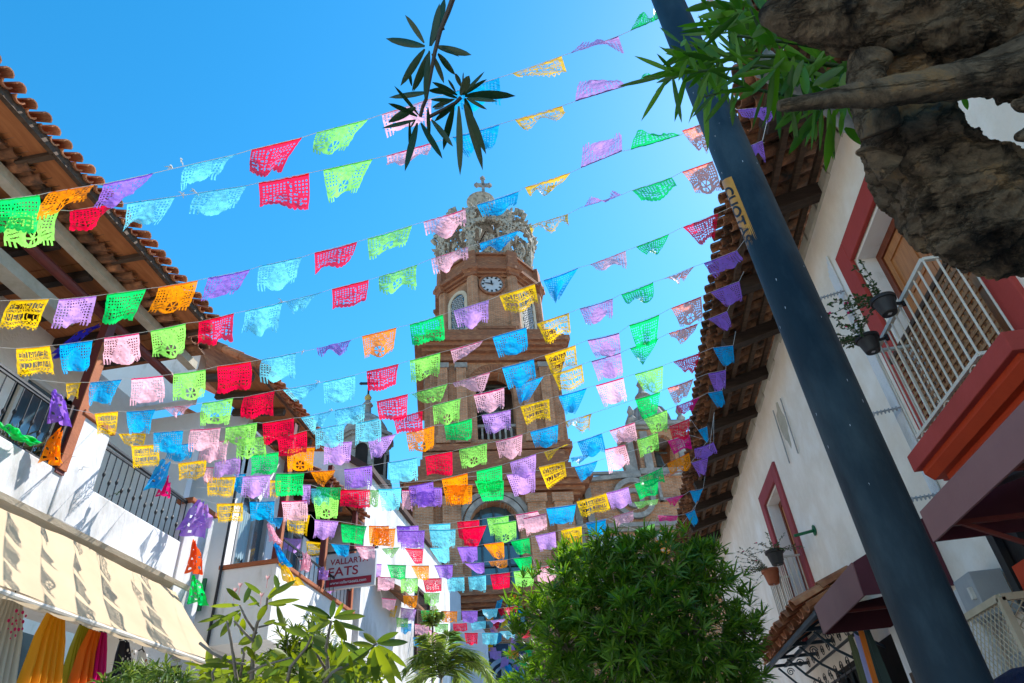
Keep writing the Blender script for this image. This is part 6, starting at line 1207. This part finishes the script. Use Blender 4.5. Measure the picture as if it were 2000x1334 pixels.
pot(Vector((-7.1, 7.9, 5.3)), .16, .25, M['clay'], 'potted_plant', 'green potted plant behind the right balcony railing of the near white building', 55, (0, 6.28), group='pot plants on the left balconies', nst=14, reach=.5)
def bal_plant(px, py, x, seed, label):
    rnd = random.Random(seed); c = onx(px, py, x); t = empty('balcony_plant', (c.x, c.y, 5.3), 0, label, 'plant', 'pot plants on the left balconies'); m = MB()
    for _ in range(150):
        a = rnd.random()*6.28; e = rnd.uniform(.5, 1.4); l = rnd.uniform(.3, .7); d = Vector((math.cos(a)*math.cos(e), math.sin(a)*math.cos(e), math.sin(e))); m.leaf((0, rnd.uniform(-.25, .25), rnd.uniform(.1, .3)), d*l+Vector((0, rnd.uniform(-.3, .3), .2)), .025, (d.y, -d.x, .2), .3, 4)
    m.build('foliage', M['lf_dry'], t); part('planter', M['blackplastic'], t, lambda m: m.box(-.12, .12, -.35, .35, 0, .28), bevel=.01)
bal_plant(60, 810, -6.75, 61, 'dry strappy plant behind the leftmost balcony railing')
bal_plant(100, 850, -6.8, 62, 'second dry strappy plant beside the brown balcony post')
# ---------------------------------------------------------------- crumpled flags and cloth tied at the left facade
def bundle(pts, w0, w1, mat, name, label, x=None, z=None, seed=0, cat='paper flag', group='crumpled flags hanging at the left facades', Y=None):
    """crumpled sheet hanging from a point: strip that widens downward with folds"""
    rnd = random.Random(seed); P = [(onx(*p, x) if x else ony(*p, Y)) for p in pts]; m = MB(); n = 18; k = 16; vs = []
    for j in range(k+1):
        t = j/k*(len(P)-1); i = min(int(t), len(P)-2); c = P[i]*(1-(t-i))+P[i+1]*(t-i); w = w0+(w1-w0)*(j/k)
        for q in range(n+1):
            u = q/n-.5; vs.append(c+Vector((.6*u*w+.04*math.sin(u*14+seed+j*.2)*(.4+j/k), .8*u*w, .03*math.sin(u*9+j*.5+seed)))+Vector((0, 0, .03*noise.noise(Vector((u*6, j*.4, seed))))))
    fs = [(j*(n+1)+q, j*(n+1)+q+1, (j+1)*(n+1)+q+1, (j+1)*(n+1)+q) for j in range(k) for q in range(n) if not (2 < j < k-1 and (q+j) % 3 == 0 and (j % 2) and 1 < q < n-2)]
    m.add(vs, fs); o = m.build(name, mat, smooth=True); return tag(o, label, cat, group)
Zb = lambda r, *p: [zp(r, p[i], p[i+1]) for i in range(0, len(p), 2)]
bundle(Zb('Z2', 350, 1045, 370, 1120, 405, 1260), .03, .26, PAPER['V'][0], 'crumpled_flag', 'twisted violet paper flag hanging before the leftmost balcony', x=-6.2, seed=1)
bundle(Zb('Z3', 390, 130, 350, 220, 345, 350), .04, .22, PAPER['O'][0], 'crumpled_flag', 'twisted orange paper flag hanging below the violet one at the brown post', x=-6.25, seed=2)
bundle(Zb('Z3', -10, 90, 90, 150, 230, 220), .16, .08, PAPER['G'][0], 'crumpled_flag', 'green paper flag stretched along the leftmost parapet edge', x=-6.25, seed=3)
bundle(Zb('Z3', 1310, 600, 1280, 700, 1225, 820), .12, .42, PAPER['V'][0], 'crumpled_flag', 'large purple lace bundle tied at the corner of the right balcony', x=-6.15, seed=4)
bundle(Zb('Z3', 1330, 620, 1330, 700, 1290, 760), .14, .3, PAPER['L'][0], 'crumpled_flag', 'lilac lace edge of cloth beside the purple bundle', x=-6.05, seed=5)
bundle(Zb('Z3', 1265, 860, 1265, 950, 1262, 1060), .03, .26, thin('scarlet_paper', (.9, .12, .02), trans=.5), 'crumpled_flag', 'scarlet crumpled flag hanging on the white corner pier', x=-6.1, seed=6)
bundle(Zb('Z3', 1258, 1085, 1275, 1170, 1300, 1265), .04, .34, PAPER['G'][0], 'crumpled_flag', 'green crumpled flag hanging lowest at the white corner pier', x=-6.1, seed=7)
bundle(Zb('Z7', 572, 205, 610, 290, 680, 370), .04, .12, PAPER['B'][0], 'crumpled_flag', 'blue twisted flag hanging above the terrace capping corner', Y=10.3, seed=8)
bundle(Zb('Z7', 515, 40, 550, 110, 590, 190), .03, .16, PAPER['P'][0], 'crumpled_flag', 'pink twisted flag at the red terrace post', Y=10.4, seed=9)
bundle(Zb('Z7', 625, 370, 680, 450, 740, 540), .1, .26, PAPER['Y'][0], 'crumpled_flag', 'yellow crumpled flag hanging below the blue one at the terrace corner', Y=10.3, seed=10)
bundle(Zb('Z3', 1085, 340, 1040, 430, 985, 510), .14, .2, PAPER['B'][0], 'crumpled_flag', 'blue folded flag hanging before the right balcony railing', x=-5.9, seed=11)
bundle(Zb('Z3', 1090, 440, 1070, 500, 1060, 555), .03, .16, thin('hot_pink_paper', (.85, .01, .22), trans=.45), 'crumpled_flag', 'small hot pink flag dangling before the right balcony railing', x=-5.9, seed=12)
bundle(Zb('Z7', 820, 275, 825, 340, 815, 410), .14, .12, PAPER['P'][0], 'crumpled_flag', 'pink and magenta folded flag left of the blue and yellow flags by the sign', Y=11.5, seed=13)
bundle(Zb('Z7', 960, 400, 965, 440, 970, 485), .3, .12, PAPER['L'][0], 'crumpled_flag', 'crumpled lilac flag hanging above the red post by the restaurant sign', Y=12.5, seed=14)
bundle(Zb('Z2', 640, 620, 520, 690, 380, 820), .05, .16, thin('royal_blue_paper', (.05, .03, .5), trans=.3), 'crumpled_flag', 'royal blue star garland behind the lilac flag on the near balcony', x=-6.6, seed=15)
# folk garland on the church entrance: bright ribbons
rnd = random.Random(77)
npn = {}
for k in range(26):
    px = 960+rnd.uniform(-8, 62); py = 1160+k*5.8; c = rnd.choice('YBVRGOLP'); p = ony(px, py, 28.2)
    m = MB(); w = rnd.uniform(.2, .34); a = rnd.uniform(-.5, .5)
    m.add([p+Vector((math.cos(a)*w*u+.06*math.sin(v*3+k), .05*math.sin(u*5+k), -v*w*rnd.uniform(1.0, 1.3)-math.sin(a)*w*u)) for v in (0, 1) for u in (-.5, 0, .5)], [(0, 1, 4, 3), (1, 2, 5, 4)])
    o = m.build('pennant', PAPER[c][0]); npn[c] = npn.get(c, 0)+1; tag(o, f"{ORD[npn[c]-1]} {INK[c][0]} pennant counting down the cluster before the church doorway", 'pennant', 'pennants before the church door')
